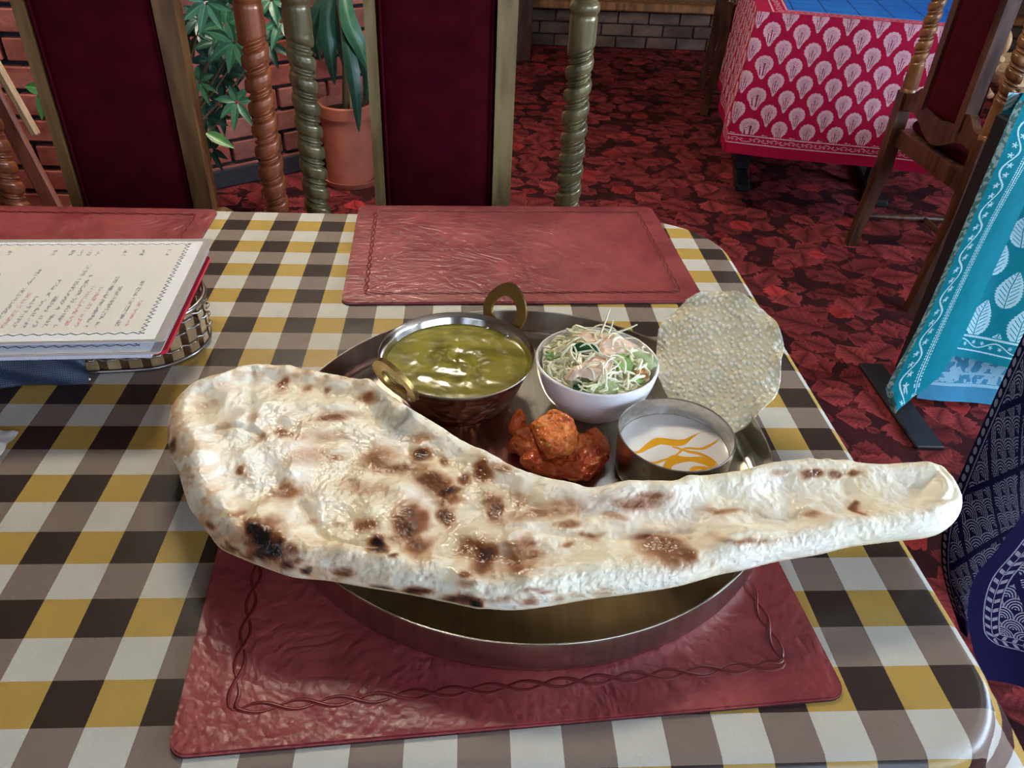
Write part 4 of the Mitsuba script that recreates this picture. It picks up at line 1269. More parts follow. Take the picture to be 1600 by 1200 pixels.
bz = Z0 + .003
put('base_ring', P(tube(np.column_stack([stadium(0), np.full(72, bz)]), .0022, 8, closed=True), 'm_wire', smooth=True), t_)
put('top_ring', P(tube(np.column_stack([stadium(.003), np.full(72, bz + .0515)]), .0026, 8, closed=True), 'm_wire', smooth=True), t_)
for k, hh_ in enumerate((.014, .030, .042)):
    q = stadium(.002, 288)
    w = np.sin(np.arange(288) / 288 * 2 * PI * 36 + k * PI)
    ctr = q.mean(0)
    dirn = (q - ctr) / np.linalg.norm(q - ctr, axis=1, keepdims=True)
    put('wire', P(tube(np.column_stack([q + dirn * (.0022 * w)[:, None], bz + hh_ + .0016 * np.abs(w)]), .0012, 6, closed=True), 'm_wire', smooth=True), t_)
q = stadium(.0, 36); q2 = np.roll(q, -1, 0) - np.roll(q, 1, 0)
for k in range(36):
    a = math.atan2(q2[k, 1], q2[k, 0])
    put('slat', P(box(.0125, .0016, .047, .0005, (q[k, 0], q[k, 1], bz + .026), a), 'm_slat'), t_)
R = np.array([[math.cos(bang), -math.sin(bang)], [math.sin(bang), math.cos(bang)]])
put('bottom_plate', P(extrude(sg.Polygon(stadium(-.003)), .0012, (0, 0, bz)), 'm_slat'), t_)
mat('m_amber', proc(lambda p, n, uv: mix(C3(120, 62, 36), C3(170, 100, 60), fbm(p.x * 50, p.y * 50, p.z * 50))), .4)
for k, (dx, dy, ww, hh_, lab) in enumerate(((-.03, .0, .05, .038, 'small brown packet in the wire basket at its rounded end'), (-.095, .004, .06, .042, 'brown packet in the middle of the wire basket'))):
    c = np.array([dx, dy]) @ R.T + bc
    put('packet', P(box(ww, .05, hh_, .006, (c[0], c[1], bz + .0016 + hh_ / 2 + .0005), bang), 'm_amber', smooth=30), label=lab, cat='packet', group='packets in the wire basket')
# the prop under the menus: a blue mesh pouch in front of the basket's left end
mat('m_mesh_blue', proc(lambda p, n, uv: dr.select((dr.abs(uv.x - dr.floor(uv.x) - .5) < .33) & (dr.abs(uv.y - dr.floor(uv.y) - .5) < .36), C3(18, 26, 46), C3(56, 68, 92))), .4, spec=.5)
a0, a1 = at_z(-60, 606, Z0 + .001), at_z(143, 594, Z0 + .001)
n, m_ = 60, 16
s = np.linspace(0, 1, n)
Gm, Um = [], []
for k in range(n):
    p0 = a0 + (a1 - a0) * s[k]
    hgt = .046 - .010 * math.sin(s[k] * 3) - .020 * max(0, (s[k] - .75) / .25) ** 2
    for v in np.linspace(0, 1, m_):
        bul = .010 * math.sin(v * PI) * (.6 + .4 * math.sin(s[k] * 11)) + .004 * math.sin(v * 7 + s[k] * 9)
        Gm.append(p0 + np.array([0, -.006 - bul * .5 + v * .008, .0012 + v * hgt])); Um.append((s[k] * 60, v * 18))
ms, muv = sheet(np.array(Gm).reshape(n, m_, 3), np.array(Um))
t_ = thing('mesh_pouch', 'dark blue mesh pouch in front of the wire basket', 'pouch')
put('mesh', P(ms, 'm_mesh_blue', smooth=True, uv=muv), t_)
put('seam', P(tube(np.array([a0 + (a1 - a0) * v + np.array([0, -.001, .002 + .0004 * math.sin(v * 200)]) for v in np.linspace(0, 1, 80)]), .0014, 6), 'm_paper_edge', smooth=True), t_, label='pale seam along the bottom')
# a scrap of wrapper at the left edge
nap = at_z(-14, 705, Z0 + .004)
gx2, gy2 = np.meshgrid(np.linspace(-.035, .014, 26), np.linspace(-.026, .026, 26), indexing='ij')
nz_ = .010 * meshkit.fbm(np.stack([gx2 * 60, gy2 * 60, gx2 * 0], -1), 3, 2) + .0012
edge_ = .004 * (meshkit.noise(np.stack([gy2 * 120, gx2 * 0, gx2 * 0 + 3], -1)) - .5)
ms, _ = sheet(np.stack([nap[0] + gx2 + edge_, nap[1] + gy2 - gx2 * .2, Z0 + nz_], -1))
mat('m_wrapper', (214, 216, 214), .35, spec=.5)
put('paper_wrapper', P(ms, 'm_wrapper', smooth=True), label='crumpled white wrapper at the left edge of the table', cat='wrapper')


# ------------------------------------------------------------------ chairs
def twist_post(x, sgn, tw0, r=.0235, z0=.545, z1=1.10, n=48):
    """A turned post with a spiral band: plain foot, twist, plain neck, rings."""
    pitch = .0385
    tw1 = .900
    zs_ = np.unique(np.r_[np.linspace(z0, tw0, 14), np.arange(tw0, tw1, .0011), np.linspace(tw1, z1, 60)])
    a = np.arange(n) * 2 * PI / n
    Zg, Ag = np.meshgrid(zs_, a, indexing='ij')
    t = ((Zg / pitch - sgn * (Ag + PI / 2) / (2 * PI)) % 1.0)
    f = np.interp(t, [0, .05, .12, .32, .52, .60, .66, .70, .75, .82, .88, .93, 1], [.72, .92, .99, 1.03, 1.0, .93, .74, .71, .86, .92, .86, .71, .70])
    pl = np.interp(Zg, [z0, z0 + .010, z0 + .014, z0 + .02, tw0, tw1, .940, .945, .950, .956, .962, .968, .974, 1.04, 1.05, 1.06, 1.10], [1.12, 1.12, .92, 1.0, 1.0, 1.0, 1.0, .90, 1.08, 1.10, 1.06, .82, 1.0, 1.0, 1.12, .9, 1.0])
    w = np.clip((Zg - tw0) / .02, 0, 1) * np.clip((tw1 - Zg) / .012, 0, 1)
    R_ = r * (pl * (1 - w) + f * w)
    v = np.stack([x + R_ * np.cos(Ag), R_ * np.sin(Ag), Zg], -1)
    i, j = np.meshgrid(np.arange(len(zs_) - 1), np.arange(n), indexing='ij')
    q = np.stack([i * n + j, i * n + (j + 1) % n, (i + 1) * n + (j + 1) % n, (i + 1) * n + j], -1).reshape(-1, 4)
    return trimesh.Trimesh(v.reshape(-1, 3), np.vstack([q[:, [0, 1, 2]], q[:, [0, 2, 3]]]), process=False)


def turned(p0, p1, prof, n=16):
    """A turned spindle from p0 to p1 with profile (t, radius)."""
    p0, p1 = np.asarray(p0, float), np.asarray(p1, float)
    L = np.linalg.norm(p1 - p0)
    m = lathe([(1e-5, 0)] + [(r, t * L) for t, r in prof] + [(1e-5, L)], n)
    M = trimesh.geometry.align_vectors([0, 0, 1], (p1 - p0) / L); M[:3, 3] = p0
    m.apply_transform(M)
    return m


HW = .238


def panel_poly(x0, x1, z0, z1):
    xs = np.linspace(x0, x1, 21)
    c, w = (x0 + x1) / 2, (x1 - x0) / 2
    top_ = [(x, z1 + .03 * math.sqrt(max(1 - ((x - c) / w) ** 2, 0))) for x in xs]
    bot = [(x, z0 + .022 - .022 * math.sqrt(max(1 - ((x - c) / w) ** 2, 0))) for x in xs]
    return sg.Polygon(bot + top_[::-1])


def make_chair(loc, rz, label, wood, post, velvet, post2=None, st=(.018, .034), hw=HW, tw0=.575):
    k = thing('high_back_chair', label, 'chair', 'high-back chairs with twisted posts')
    M = T().translate(list(loc)).rotate([0, 0, 1], math.degrees(rz))
    def add(name, mesh, m_, parent=k, smooth=35, label=None):
        return put(name, {**P(mesh, m_, smooth=smooth), 'to_world': M}, parent, label=label)
    def front(poly, depth, y):                       # a plate standing in the xz plane
        m_ = extrude(poly, depth)
        m_.vertices = m_.vertices[:, [0, 2, 1]] * [1, -1, 1] + [0, y, 0]
        m_.invert()
        return m_
    # rear legs and twisted posts
    for s_, pm in ((-1, post2 or post), (1, post)):
        leg = tm(m3.Manifold.batch_hull([m3.Manifold.cube((.042, .042, .01), True).translate((s_ * hw, .004, .543)), m3.Manifold.cube((.040, .044, .01), True).translate((s_ * hw, 0, .30))])
                 + m3.Manifold.batch_hull([m3.Manifold.cube((.040, .044, .01), True).translate((s_ * hw, 0, .30)), m3.Manifold.cube((.030, .034, .006), True).translate((s_ * hw, .028, .003))]))
        add('leg', leg, wood)
        add('twisted_post', twist_post(s_ * hw, s_, tw0), pm, label='spiral turned post')
    # shaped rail at the foot of the back, crest at the top
    xs = np.linspace(-hw + .018, hw - .018, 61)
    top_ = [(x, .55 + .035 * math.exp(-((abs(x) - .135) / .035) ** 2) - .02 * math.exp(-(x / .07) ** 2)) for x in xs]
    bot = [(x, .48 - .025 * math.cos(x / hw * PI * 1.5)) for x in xs]
    add('lower_rail', front(sg.Polygon(bot + top_[::-1]), .026, .013), wood)
    top_ = [(x, 1.155 + .05 * math.exp(-(x / .12) ** 2)) for x in xs]
    bot = [(x, 1.085 + .02 * math.cos(x / hw * PI)) for x in xs]
    add('crest_rail', front(sg.Polygon(bot + top_[::-1]), .026, .013), wood)
    # upholstered panel between two stiles
    xa, xb = -.126, .126
    add('stile', front(sg.Polygon([(xa, .53), (xa + st[0], .53), (xa + st[0], 1.09), (xa, 1.09)]).buffer(-.003).buffer(.003), .040, .020), wood)
    add('stile', front(sg.Polygon([(xb - st[1], .53), (xb, .53), (xb, 1.09), (xb - st[1], 1.09)]).buffer(-.003).buffer(.003), .040, .020), wood)
    w = (xb - st[1]) - (xa + st[0]); c = ((xb - st[1]) + (xa + st[0])) / 2
    for s_ in (-1, 1):
        n, m_ = 40, 24
        u, v = np.meshgrid(np.linspace(0, 1, n), np.linspace(0, 1, m_), indexing='ij')
        e1 = np.minimum(np.minimum(v, 1 - v) * w, .055) / .055
        e2 = np.minimum(np.minimum(u, 1 - u) * .56, .03) / .03
        bul = .017 * np.sqrt(np.clip(1 - (1 - np.minimum(e1, e2)) ** 2, 0, 1)) + .003
        Gv = np.stack([c + (v - .5) * w, s_ * bul, .53 + u * .56], -1)
        if s_ > 0:
            Gv = Gv[:, ::-1]
        ms, _ = sheet(Gv)
        add('back_cushion', ms, velvet, smooth=True)
        add('piping', tube(np.array([(xa + st[0] + .007, s_ * .013, z) for z in np.linspace(.54, 1.08, 20)]), .0028, 6), velvet)
        add('piping', tube(np.array([(xb - st[1] - .007, s_ * .013, z) for z in np.linspace(.54, 1.08, 20)]), .0028, 6), velvet)
    # seat
    sw, sd = hw * 2 - .02, .40
    frame = sg.box(-sw / 2, -sd - .02, sw / 2, -.0).buffer(-.02).buffer(.02)
    add('seat_rail', extrude(frame, .055, (0, 0, .375)), wood)
    cush = tm(m3.Manifold.batch_hull([m3.Manifold.sphere(.018, 16).translate((x, y, z)) for x in (-sw / 2 + .03, sw / 2 - .03) for y in (-sd + .012, -.05) for z in (.449,)] +
                                     [m3.Manifold.sphere(.018, 16).translate((x, y, .466)) for x in (-sw / 2 + .10, sw / 2 - .10) for y in (-sd + .09, -.12)]))
    add('seat', cush, velvet)
    prof = [(0, .014), (.06, .020), (.1, .014), (.13, .022), (.5, .019), (.62, .024), (.66, .016), (.70, .024), (1, .024)]
    for s_ in (-1, 1):
        add('leg', turned((s_ * (hw - .03), -sd + .02, 0), (s_ * (hw - .03), -sd + .02, .375), prof), wood)
        sp_ = [(0, .009), (.08, .011), (.4, .012), (.44, .016), (.48, .012), (.52, .016), (.56, .012), (.92, .011), (1, .009)]
        add('stretcher', turned((s_ * (hw - .004), -.0, .115), (s_ * (hw - .03), -sd + .03, .115), sp_), wood)
    add('stretcher', turned((-hw + .03, -sd / 2, .115), (hw - .03, -sd / 2, .115), [(0, .009), (.3, .012), (.5, .016), (.7, .012), (1, .009)]), wood)
    return k


make_chair((-.036, .72, 0), 0.0, 'high-back chair with red velvet panel between olive-gold twisted posts, behind the far placemat', 'm_wood_gold', 'm_post_olive', 'm_velvet')
make_chair((-.588, .715, 0), 0.0, 'high-back chair with dark velvet panel and a coppery twisted post, behind the left placemat', 'm_wood_brown', 'm_post_copper', 'm_velvet')
make_chair((1.455, 1.625, 0), PI / 2, 'dark wooden high-back chair seen from behind, beside the pink table', 'm_wood_dark', 'm_post_dark', 'm_velvet_dark', st=(.03, .03), tw0=.632)
make_chair((1.35, 3.66, 0), PI / 2 - .2, 'dark chair standing in shadow at the long side of the pink table', 'm_wood_dark', 'm_wood_dark', 'm_velvet_dark', st=(.03, .03), tw0=.632)


# pale scrollwork of a chair that stands behind the dark one
t_ = thing('scroll_back_chair', 'pale scroll-work back of a chair half hidden behind the dark wooden chair', 'chair')
XS = 2.16
sx = lambda a, b: on_plane(a, b, (XS, 0, 0), np.array([1.0, 0, 0]))
for pts_ in ([(1556, 52), (1560, 41), (1571, 47), (1576, 60), (1570, 77), (1553, 89), (1544, 103), (1541, 116)], [(1566, 92), (1558, 99), (1547, 116), (1541, 136), (1548, 150)], [(1606, 104), (1592, 113), (1585, 124), (1582, 140)], [(1486, 16), (1472, 26), (1462, 45), (1458, 66), (1454, 90), (1452, 112)]):
    put('scroll', P(tube(smooth_path([sx(a, b) for a, b in pts_], 30), .0135, 10), 'm_wood_pale', smooth=True), t_)
yc = (sx(1480, 60)[1] + sx(1580, 80)[1]) / 2
put('seat', P(box(.40, .46, .05, .012, (XS + .24, yc, .44)), 'm_wood_pale'), t_)
for dx_ in (.06, .42):
    for dy_ in (-.2, .2):
        put('leg', P(box(.035, .035, .41, .005, (XS + dx_, yc + dy_, .206)), 'm_wood_pale'), t_)


# ------------------------------------------------------------------ table with the pink cloth
def cloth_table(name, label, corner, ang, w, d, h):
    k = thing(name, label, 'table')
    M = trimesh.transformations.euler_matrix(0, 0, ang); M[:3, 3] = (corner[0], corner[1], 0)
    def add(nm, mesh, m_):
        mesh.apply_transform(M); put(nm, P(mesh, m_), k)
    add('tabletop', box(w - .02, d - .02, .028, .004, (w / 2, d / 2, h - .016)), 'm_wood_red')
    for x in (.10, w - .13):
        add('foot', box(.06, d - .3, .03, .008, (x, d / 2 + .1, .015)), 'm_black_metal')
        add('pillar', box(.06, .06, h - .06, .004, (x, d / 2, .03 + (h - .06) / 2)), 'm_black_metal')
    return M


PK, PA, PW, PD, PH = np.array([1.005, 2.13]), math.radians(-14), .78, .95, .725
M = cloth_table('pink_table', 'table under the crimson and blue cloth across the aisle', PK, PA, PW, PD, PH)
t_ = thing('crimson_tablecloth', 'crimson cloth with rows of pale tree motifs and a blue top on the far table', 'tablecloth')
n, m_ = 90, 50
HEM = .245
u, v = np.meshgrid(np.linspace(-.012, PW + .004, n), np.linspace(HEM, PH, m_), indexing='ij')
drop = PH - v
Gf = np.stack([u + .02 * (drop / .5) * np.where(u < .05, -1, 0), -.004 - .03 * (drop / .48) * (.5 + .25 * np.sin(u * 9)), v], -1)
ms, uv = sheet(Gf, np.stack([u, v - HEM], -1)); ms.apply_transform(M)
put('front_drop', P(ms, 'm_pink_print', smooth=True, uv=uv), t_)
for xx in (-.012, PW + .004):
    u, v = np.meshgrid(np.linspace(-.004, PD, n), np.linspace(HEM, PH, m_), indexing='ij')
    drop = PH - v
    Gf = np.stack([xx + np.sign(xx) * .02 * (drop / .5) * (1 + .4 * np.sin(u * 14)), u - .03 * (drop / .48) * (u < .02) * .6, v], -1)
    ms, uv = sheet(Gf, np.stack([u, v - HEM], -1)); ms.apply_transform(M)
    put('side_drop', P(ms, 'm_pink_print', smooth=True, uv=uv), t_)
u, v = np.meshgrid(np.linspace(-.012, PW + .004, 30), np.linspace(-.004, PD, 60), indexing='ij')
ms, uv = sheet(np.stack([u, v, np.full_like(u, PH + .0005)], -1), np.stack([u, v], -1)); ms.invert(); ms.apply_transform(M)
put('top', P(ms, 'm_pink_top', uv=uv), t_, label='blue checked centre with a crimson border')


# ------------------------------------------------------------------ teal table
def between(lpx, rpx, plane_pt, plane_n, n, m_, wave=0.0, waves=3.0):
    """A hanging piece of cloth between two measured side edges on one plane of the room; uv = metres across, metres up from the end."""
    def at(q):
        if len(q) == 2:
            return on_plane(*q, plane_pt, plane_n)
        x, z = q[0], q[2]                   # (x, None, z): a point of the plane at the table's edge
        y = plane_pt[1] - (plane_n[0] * (x - plane_pt[0]) + plane_n[2] * (z - plane_pt[2])) / plane_n[1]
        return np.array([x, y, z])
    Lp = smooth_path([at(q) for q in lpx], n)
    Rp = smooth_path([at(q) for q in rpx], n)
    t = np.linspace(0, 1, m_)
    G_ = Lp[:, None] * (1 - t)[None, :, None] + Rp[:, None] * t[None, :, None]
    wd = np.linalg.norm(Rp - Lp, axis=1)
    up = np.r_[0, np.cumsum(np.linalg.norm(np.diff(Lp, axis=0), axis=1))]; up = up[-1] - up
    uv = np.stack([t[None] * wd[:, None], np.repeat(up[:, None], m_, 1)], -1)
    if wave:
        G_ = G_ + plane_n * (wave * np.sin(t * waves * PI)[None] * np.linspace(.2, 1, n)[:, None])[..., None]
    return G_, uv


tn = np.array([0, -1.0, .296]); tn /= np.linalg.norm(tn)
tk = thing('teal_table', 'table under the blue-green cloth at the right edge', 'table')
fa, fb = at_z(1402, 640, 0), at_z(1447, 704, 0)
fd = math.atan2(fb[1] - fa[1], fb[0] - fa[0])
fl = np.linalg.norm(fb - fa) + .2
put('foot', P(box(fl, .07, .012, .003, ((fa + (fb - fa) / np.linalg.norm(fb - fa) * (fl / 2 - .2))[0] + .008, (fa + (fb - fa) / np.linalg.norm(fb - fa) * (fl / 2 - .2))[1], .0065), fd), 'm_black_metal'), tk)
put('pillar', P(box(.06, .06, .70, .004, (fa[0] + .10, fa[1] + .15, .363)), 'm_black_metal'), tk)
tpoly = sg.Polygon([(1.212, .992), (1.64, .992), (1.64, 1.31), (1.46, 1.31)])
put('tabletop', P(extrude(tpoly.buffer(-.012), .026, (0, 0, .729)), 'm_wood_red'), tk)
t_ = thing('teal_tablecloth', 'blue-green cloth with white leaf prints hanging at the right edge', 'tablecloth')
Gt, uvt = between([(1.212, None, .757), (1575, 190), (1500, 365), (1440, 500), (1388, 598), (1385, 612), (1392, 642)], [(1.345, None, .757), (1640, 220), (1600, 320), (1545, 440), (1480, 572), (1425, 622), (1398, 645)], (1.05, .80, .10), tn, 60, 40, .012, 1.0)
ms, uv = sheet(Gt, uvt)
put('corner_fold', P(ms, 'm_teal_print', smooth=True, uv=uv), t_)
Gt, uvt = between([(1.226, None, .757), (1558, 210), (1530, 400), (1485, 556)], [(1.62, None, .757), (1760, 300), (1720, 420), (1690, 596)], (1.05, .86, .10), tn, 50, 40, -.01, 3.0)
ms, uv = sheet(Gt, uvt)
put('front_drop', P(ms, 'm_teal_face', smooth=True, uv=uv), t_)
Gt, uvt = between([(1500, 420), (1460, 540), (1432, 622)], [(1700, 430), (1690, 550), (1670, 644)], (1.05, .91, .10), tn, 30, 40, .006, 4.0)
ms, uv = sheet(Gt, uvt)
put('under_cloth', P(ms, 'm_under_print', smooth=True, uv=uv), label='pale blue printed cloth showing below the blue-green one', cat='tablecloth')

mat('m_teal_plain', proc(lambda p, n, uv: C3(0, 132, 150) * (.92 + .16 * fbm(p.x * 40, p.y * 40, p.z * 40))), .75, spec=.15)
put('top', P(extrude(tpoly, .0015, (0, 0, .7562)), 'm_teal_plain'), t_)

# ------------------------------------------------------------------ navy table
nn2 = np.array([-.12, -1.0, .12]); nn2 /= np.linalg.norm(nn2)
nk = thing('navy_table', 'table under the navy cloth beside the dining table', 'table')
npl = sg.Polygon([(.797, .055), (1.6, -.02), (1.6, .56), (1.12, .56), (.797, .215)])
put('tabletop', P(extrude(npl.buffer(-.012), .026, (0, 0, .716)), 'm_wood_red'), nk)
put('pillar', P(box(.07, .07, .70, .004, (1.25, .30, .362)), 'm_black_metal'), nk)
put('foot', P(box(.5, .08, .02, .004, (1.25, .30, .0105)), 'm_black_metal'), nk)
t_ = thing('navy_tablecloth', 'navy cloth printed with white arcs and leaf bands beside the dining table', 'tablecloth')
Gt, uvt = between([(.795, None, .745), (1600, 520), (1540, 652), (1487, 775), (1472, 830), (1474, 900), (1500, 985)], [(.96, None, .745), (1670, 690), (1610, 785), (1575, 850), (1550, 905), (1530, 955), (1512, 990)], (.80, .17, .40), nn2, 70, 40, .012, 1.0)
ms, uv = sheet(Gt, uvt)
put('corner_fold', P(ms, 'm_navy_print', smooth=True, uv=uv), t_)
Gt, uvt = between([(.812, None, .745), (1650, 722), (1600, 800), (1560, 856), (1522, 905), (1512, 960), (1522, 1020), (1540, 1062)], [(1.10, None, .745), (1890, 720), (1860, 800), (1840, 900), (1820, 960), (1810, 1040), (1800, 1090), (1790, 1140)], (.78, .03, .30), nn2, 60, 40, -.010, 2.0)
ms, uv = sheet(Gt, uvt)
put('front_drop', P(ms, 'm_navy_face', smooth=True, uv=uv), t_)
mat('m_navy_plain', proc(lambda p, n, uv: C3(16, 13, 60) * (.9 + .2 * fbm(p.x * 40, p.y * 40, p.z * 40))), .75, spec=.15)
put('top', P(extrude(npl, .0015, (0, 0, .7442)), 'm_navy_plain'), t_)


# ------------------------------------------------------------------ plants
def leaf_mesh(base, direction, up, L, W, droop, n=9):
    """One pointed leaf, folded along its midrib; returns (mesh, uv)."""
    d = np.asarray(direction, float); d /= np.linalg.norm(d)
    side = np.cross(d, up); side /= np.linalg.norm(side) + 1e-9
    nrm = np.cross(side, d)
    s = np.linspace(0, 1, n)
    w = W * np.sin(np.clip(s, .02, 1) ** .75 * PI) ** .9 + .0006
    ctr = np.asarray(base)[None] + d[None] * (s * L)[:, None] - np.array([0, 0, 1.0])[None] * (droop * L * s ** 2)[:, None]
    rows, uv = [], []
    for t in (-1, -.5, 0, .5, 1):
        rows.append(ctr + side[None] * (t * w / 2)[:, None] + nrm[None] * (abs(t) * w * .16)[:, None]); uv.append(np.column_stack([np.full(n, (t + 1) / 2), s]))
    return sheet(np.array(rows).transpose(1, 0, 2), np.array(uv).transpose(1, 0, 2))


def palm_leaf(px, py, Y, L, parent, m_, tilt, k=7, seed=0, spread=2 * PI):
    r = np.random.default_rng(seed)
    c = on_plane(px, py, (0, Y, 0), np.array([0, 1.0, 0]))
    nrm = np.array([.15 * r.normal(), -1, .55 + .2 * r.normal()]); nrm /= np.linalg.norm(nrm)
    a = np.cross(nrm, [0, 0, 1.0]); a /= np.linalg.norm(a); b = np.cross(nrm, a)
    ms, uvs_ = [], []
    for q in range(k):
        th = tilt + spread * (q / k) + r.uniform(-.12, .12)
        d = a * math.cos(th) + b * math.sin(th) + nrm * .15
        m, uv = leaf_mesh(c + d * .006, d, nrm, L * r.uniform(.8, 1.1), L * .36, .25)
        ms.append(m); uvs_.append(uv)
    st = tube(np.array([c - np.array([0, 0, .0]), c + np.array([.03 * r.normal(), .05, -.06])]), .0018, 5)
    put('leaf', P(cat(*ms), m_, smooth=True, uv=np.vstack(uvs_)), parent)
    return c


up_ = thing('umbrella_plant', 'leafy green plant with star-shaped leaves in front of the brick wall, between the two chairs', 'plant')
px_list = [(322, 4, 1.72, .072, 'm_leaf', .3), (352, 40, 1.80, .080, 'm_leaf', .9), (366, 66, 1.76, .078, 'm_leaf', 1.3), (340, 66, 1.86, .078, 'm_leaf_dark', .2), (370, 160, 1.74, .066, 'm_leaf', .6), (312, 128, 1.72, .062, 'm_leaf', 1.2), (322, 185, 1.84, .075, 'm_leaf_dark', .5), (346, 120, 1.90, .080, 'm_leaf_dark', .8), (440, 34, 1.84, .072, 'm_leaf', .4), (424, 0, 1.86, .072, 'm_leaf', 1.0), (300, 60, 1.9, .08, 'm_leaf_dark', .4), (395, 10, 1.9, .075, 'm_leaf_dark', .1), (300, 215, 1.85, .07, 'm_leaf_dark', .9), (385, 95, 1.93, .08, 'm_leaf_dark', .3), (330, 95, 1.95, .08, 'm_leaf_dark', .7), (360, 10, 1.95, .08, 'm_leaf_dark', .5), (420, 70, 1.95, .07, 'm_leaf_dark', .2), (345, 165, 1.95, .075, 'm_leaf_dark', .1), (310, 30, 1.9, .075, 'm_leaf_dark', .8), (330, 235, 1.93, .06, 'm_leaf_dark', .4)]
tips = []
for i_, (a, b, Y_, L, m_, tl) in enumerate(px_list):
    tips.append(palm_leaf(a, b, Y_, L, up_, m_, tl, seed=i_ + 3))
hub = np.array([-1.02, 1.74, .262])
lf, luv = leaf_mesh(on_plane(322, 208, (0, 1.70, 0), np.array([0, 1.0, 0])), (1, -.1, -.42), (0, -.7, .7), .088, .034, .1)
put('leaf', P(lf, 'm_leaf_bright', smooth=True, uv=luv), up_)
lb = on_plane(68, 140, (0, 1.75, 0), np.array([0, 1.0, 0]))
for dv, LL in (((-.30, -.2, -1), .085), ((.5, -.3, -.9), .08), ((-1, -.2, .3), .05)):
    lf, luv = leaf_mesh(lb, dv, (0, -1, .3), LL, .034, .08)
    put('leaf', P(lf, 'm_leaf_bright', smooth=True, uv=luv), up_)
stems = [tube(smooth_path([hub, (hub + c) / 2 + np.array([0, .03, -.04]), c + np.array([0, .004, 0])], 10), np.linspace(.005, .0016, 10), 6) for c in tips + [lb]]
for s_ in stems:
    put('stem', P(s_, 'm_stem', smooth=True), up_)


def pot(cx, cy, R0, R1, H, label, saucer=True):
    k = thing('plant_pot', label, 'pot', 'terracotta plant pots')
    pr = [(1e-5, .016), (R0, .016), (R0 + .002, .02), (R1 - .002, H - .05), (R1 - .002, H - .048), (R1 + .006, H - .045), (R1 + .008, H - .004), (R1 + .004, H), (R1 - .004, H), (R1 - .008, H - .03), (R1 - .012, H - .05), (1e-5, H - .05)]
    put('body', P(lathe(pr, 56, (cx, cy, 0)), 'm_terracotta', smooth=35), k)
    if saucer:
        put('saucer', P(lathe([(1e-5, .001), (R0 + .014, .001), (R0 + .022, .016), (R0 + .024, .026), (R0 + .019, .026), (R0 + .015, .012), (1e-5, .010)], 56, (cx, cy, 0)), 'm_terracotta', smooth=35), k)
    put('soil', P(lathe([(1e-5, H - .03), (R1 - .02, H - .034), (R1 - .0085, H - .034)], 40, (cx, cy, 0)), 'm_soil', smooth=True), k)


pot(-.452, 2.375, .090, .100, .315, 'terracotta pot on a saucer at the foot of the brick wall')
pot(-1.02, 1.74, .085, .10, .28, 'terracotta pot of the star-leaved plant, hidden behind the left chair')
dp = thing('dracaena_plant', 'dark plant with long drooping leaves growing in the terracotta pot', 'plant')
root = np.array([-.452, 2.375, .29])
put('stem', P(tube(smooth_path([root, root + [.01, 0, .22], root + [-.01, -.02, .48]], 14), np.linspace(.011, .007, 14), 8), 'm_stem', smooth=True), dp)
put('stem', P(tube(smooth_path([root + [.02, 0, -.01], root + [.035, .0, .25], root + [.025, .01, .55]], 14), np.linspace(.006, .004, 14), 8), 'm_wood_pale', smooth=True), dp)


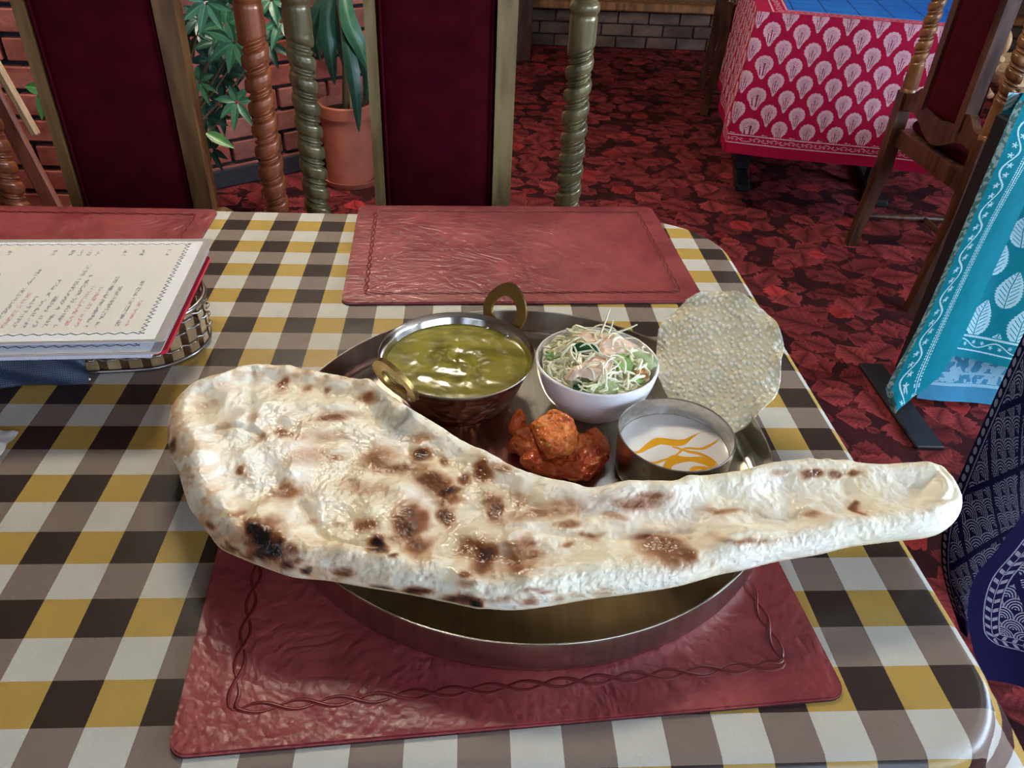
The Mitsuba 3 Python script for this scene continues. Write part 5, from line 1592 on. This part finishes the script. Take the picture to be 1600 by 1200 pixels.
def long_leaf(pts_px, Y, W, m_):
    c = smooth_path([on_plane(a, b, (0, Y + dy, 0), np.array([0, 1.0, 0])) for a, b, dy in pts_px], 16)
    tg_ = np.gradient(c, axis=0); tg_ /= np.linalg.norm(tg_, axis=1, keepdims=True)
    view = np.array([.25, -.9, .35])
    sd_ = np.cross(tg_, view); sd_ /= np.linalg.norm(sd_, axis=1, keepdims=True)
    nr_ = np.cross(sd_, tg_)
    s = np.linspace(0, 1, 16)
    w = W * np.clip(np.sin(np.clip(s * .93 + .06, 0, 1) * PI) ** .7, .03, 1)
    rows, uv = [], []
    for t in (-1, -.5, 0, .5, 1):
        rows.append(c + sd_ * (t * w / 2)[:, None] - nr_ * (abs(t) * w * .18)[:, None]); uv.append(np.column_stack([np.full(16, (t + 1) / 2), s]))
    ms, uv = sheet(np.array(rows).transpose(1, 0, 2), np.array(uv).transpose(1, 0, 2))
    put('leaf', P(ms, m_, smooth=True, uv=uv), dp)


for pts_, Yo, W, m_ in (([(530, -40, 0), (512, 20, -.05), (516, 80, -.08), (523, 132, -.07)], 2.33, .056, 'm_leaf_dark'),
                        ([(536, -30, 0), (545, 30, -.06), (562, 70, -.07), (577, 112, -.05)], 2.30, .062, 'm_leaf'),
                        ([(536, 20, 0), (546, 80, -.07), (556, 140, -.10), (561, 206, -.10)], 2.30, .050, 'm_leaf_dark'),
                        ([(530, -30, 0), (495, 20, -.05), (483, 80, -.06), (492, 190, -.05)], 2.36, .046, 'm_leaf_dark'),
                        ([(536, -20, 0), (505, 0, -.02), (494, 50, -.03), (500, 96, -.02)], 2.40, .050, 'm_leaf'),
                        ([(540, -40, 0), (575, -10, .02), (585, 60, .03), (588, 130, .03)], 2.40, .05, 'm_leaf'),
                        ([(534, -30, .02), (528, 10, .05), (534, 60, .06), (540, 110, .05)], 2.42, .06, 'm_leaf_dark'),
                        ([(548, 40, 0), (566, 90, -.02), (575, 120, -.02), (570, 165, -.02)], 2.36, .045, 'm_leaf_dark'),
                        ([(520, -30, 0), (478, -10, .03), (462, 30, .04), (470, 90, .04)], 2.40, .05, 'm_leaf')):
    long_leaf(pts_, Yo, W, m_)

# ------------------------------------------------------------------ folding stand at the left edge
t_ = thing('folding_stand', 'reddish wooden folding stand leaning in front of the brick wall at the left edge', 'stand')


def bar(pa, pb, Y, w, th, m_, name, label=None):
    a = on_plane(*pa, (0, Y, 0), np.array([0, 1.0, 0])); b = on_plane(*pb, (0, Y, 0), np.array([0, 1.0, 0]))
    L = np.linalg.norm(b - a)
    ang = math.atan2(b[2] - a[2], b[0] - a[0])
    put(name, P(box(L, th, w, .006, (a + b) / 2, ry=-ang), m_), t_, label=label)


bar((-40, 90), (110, 372), 1.62, .050, .022, 'm_wood_red', 'slat')
bar((-40, 40), (57, 212), 1.56, .024, .024, 'm_wood_pale', 'rail', 'paler rounded rail')
bar((60, 372), (-60, 180), 1.66, .040, .02, 'm_wood_red', 'slat')
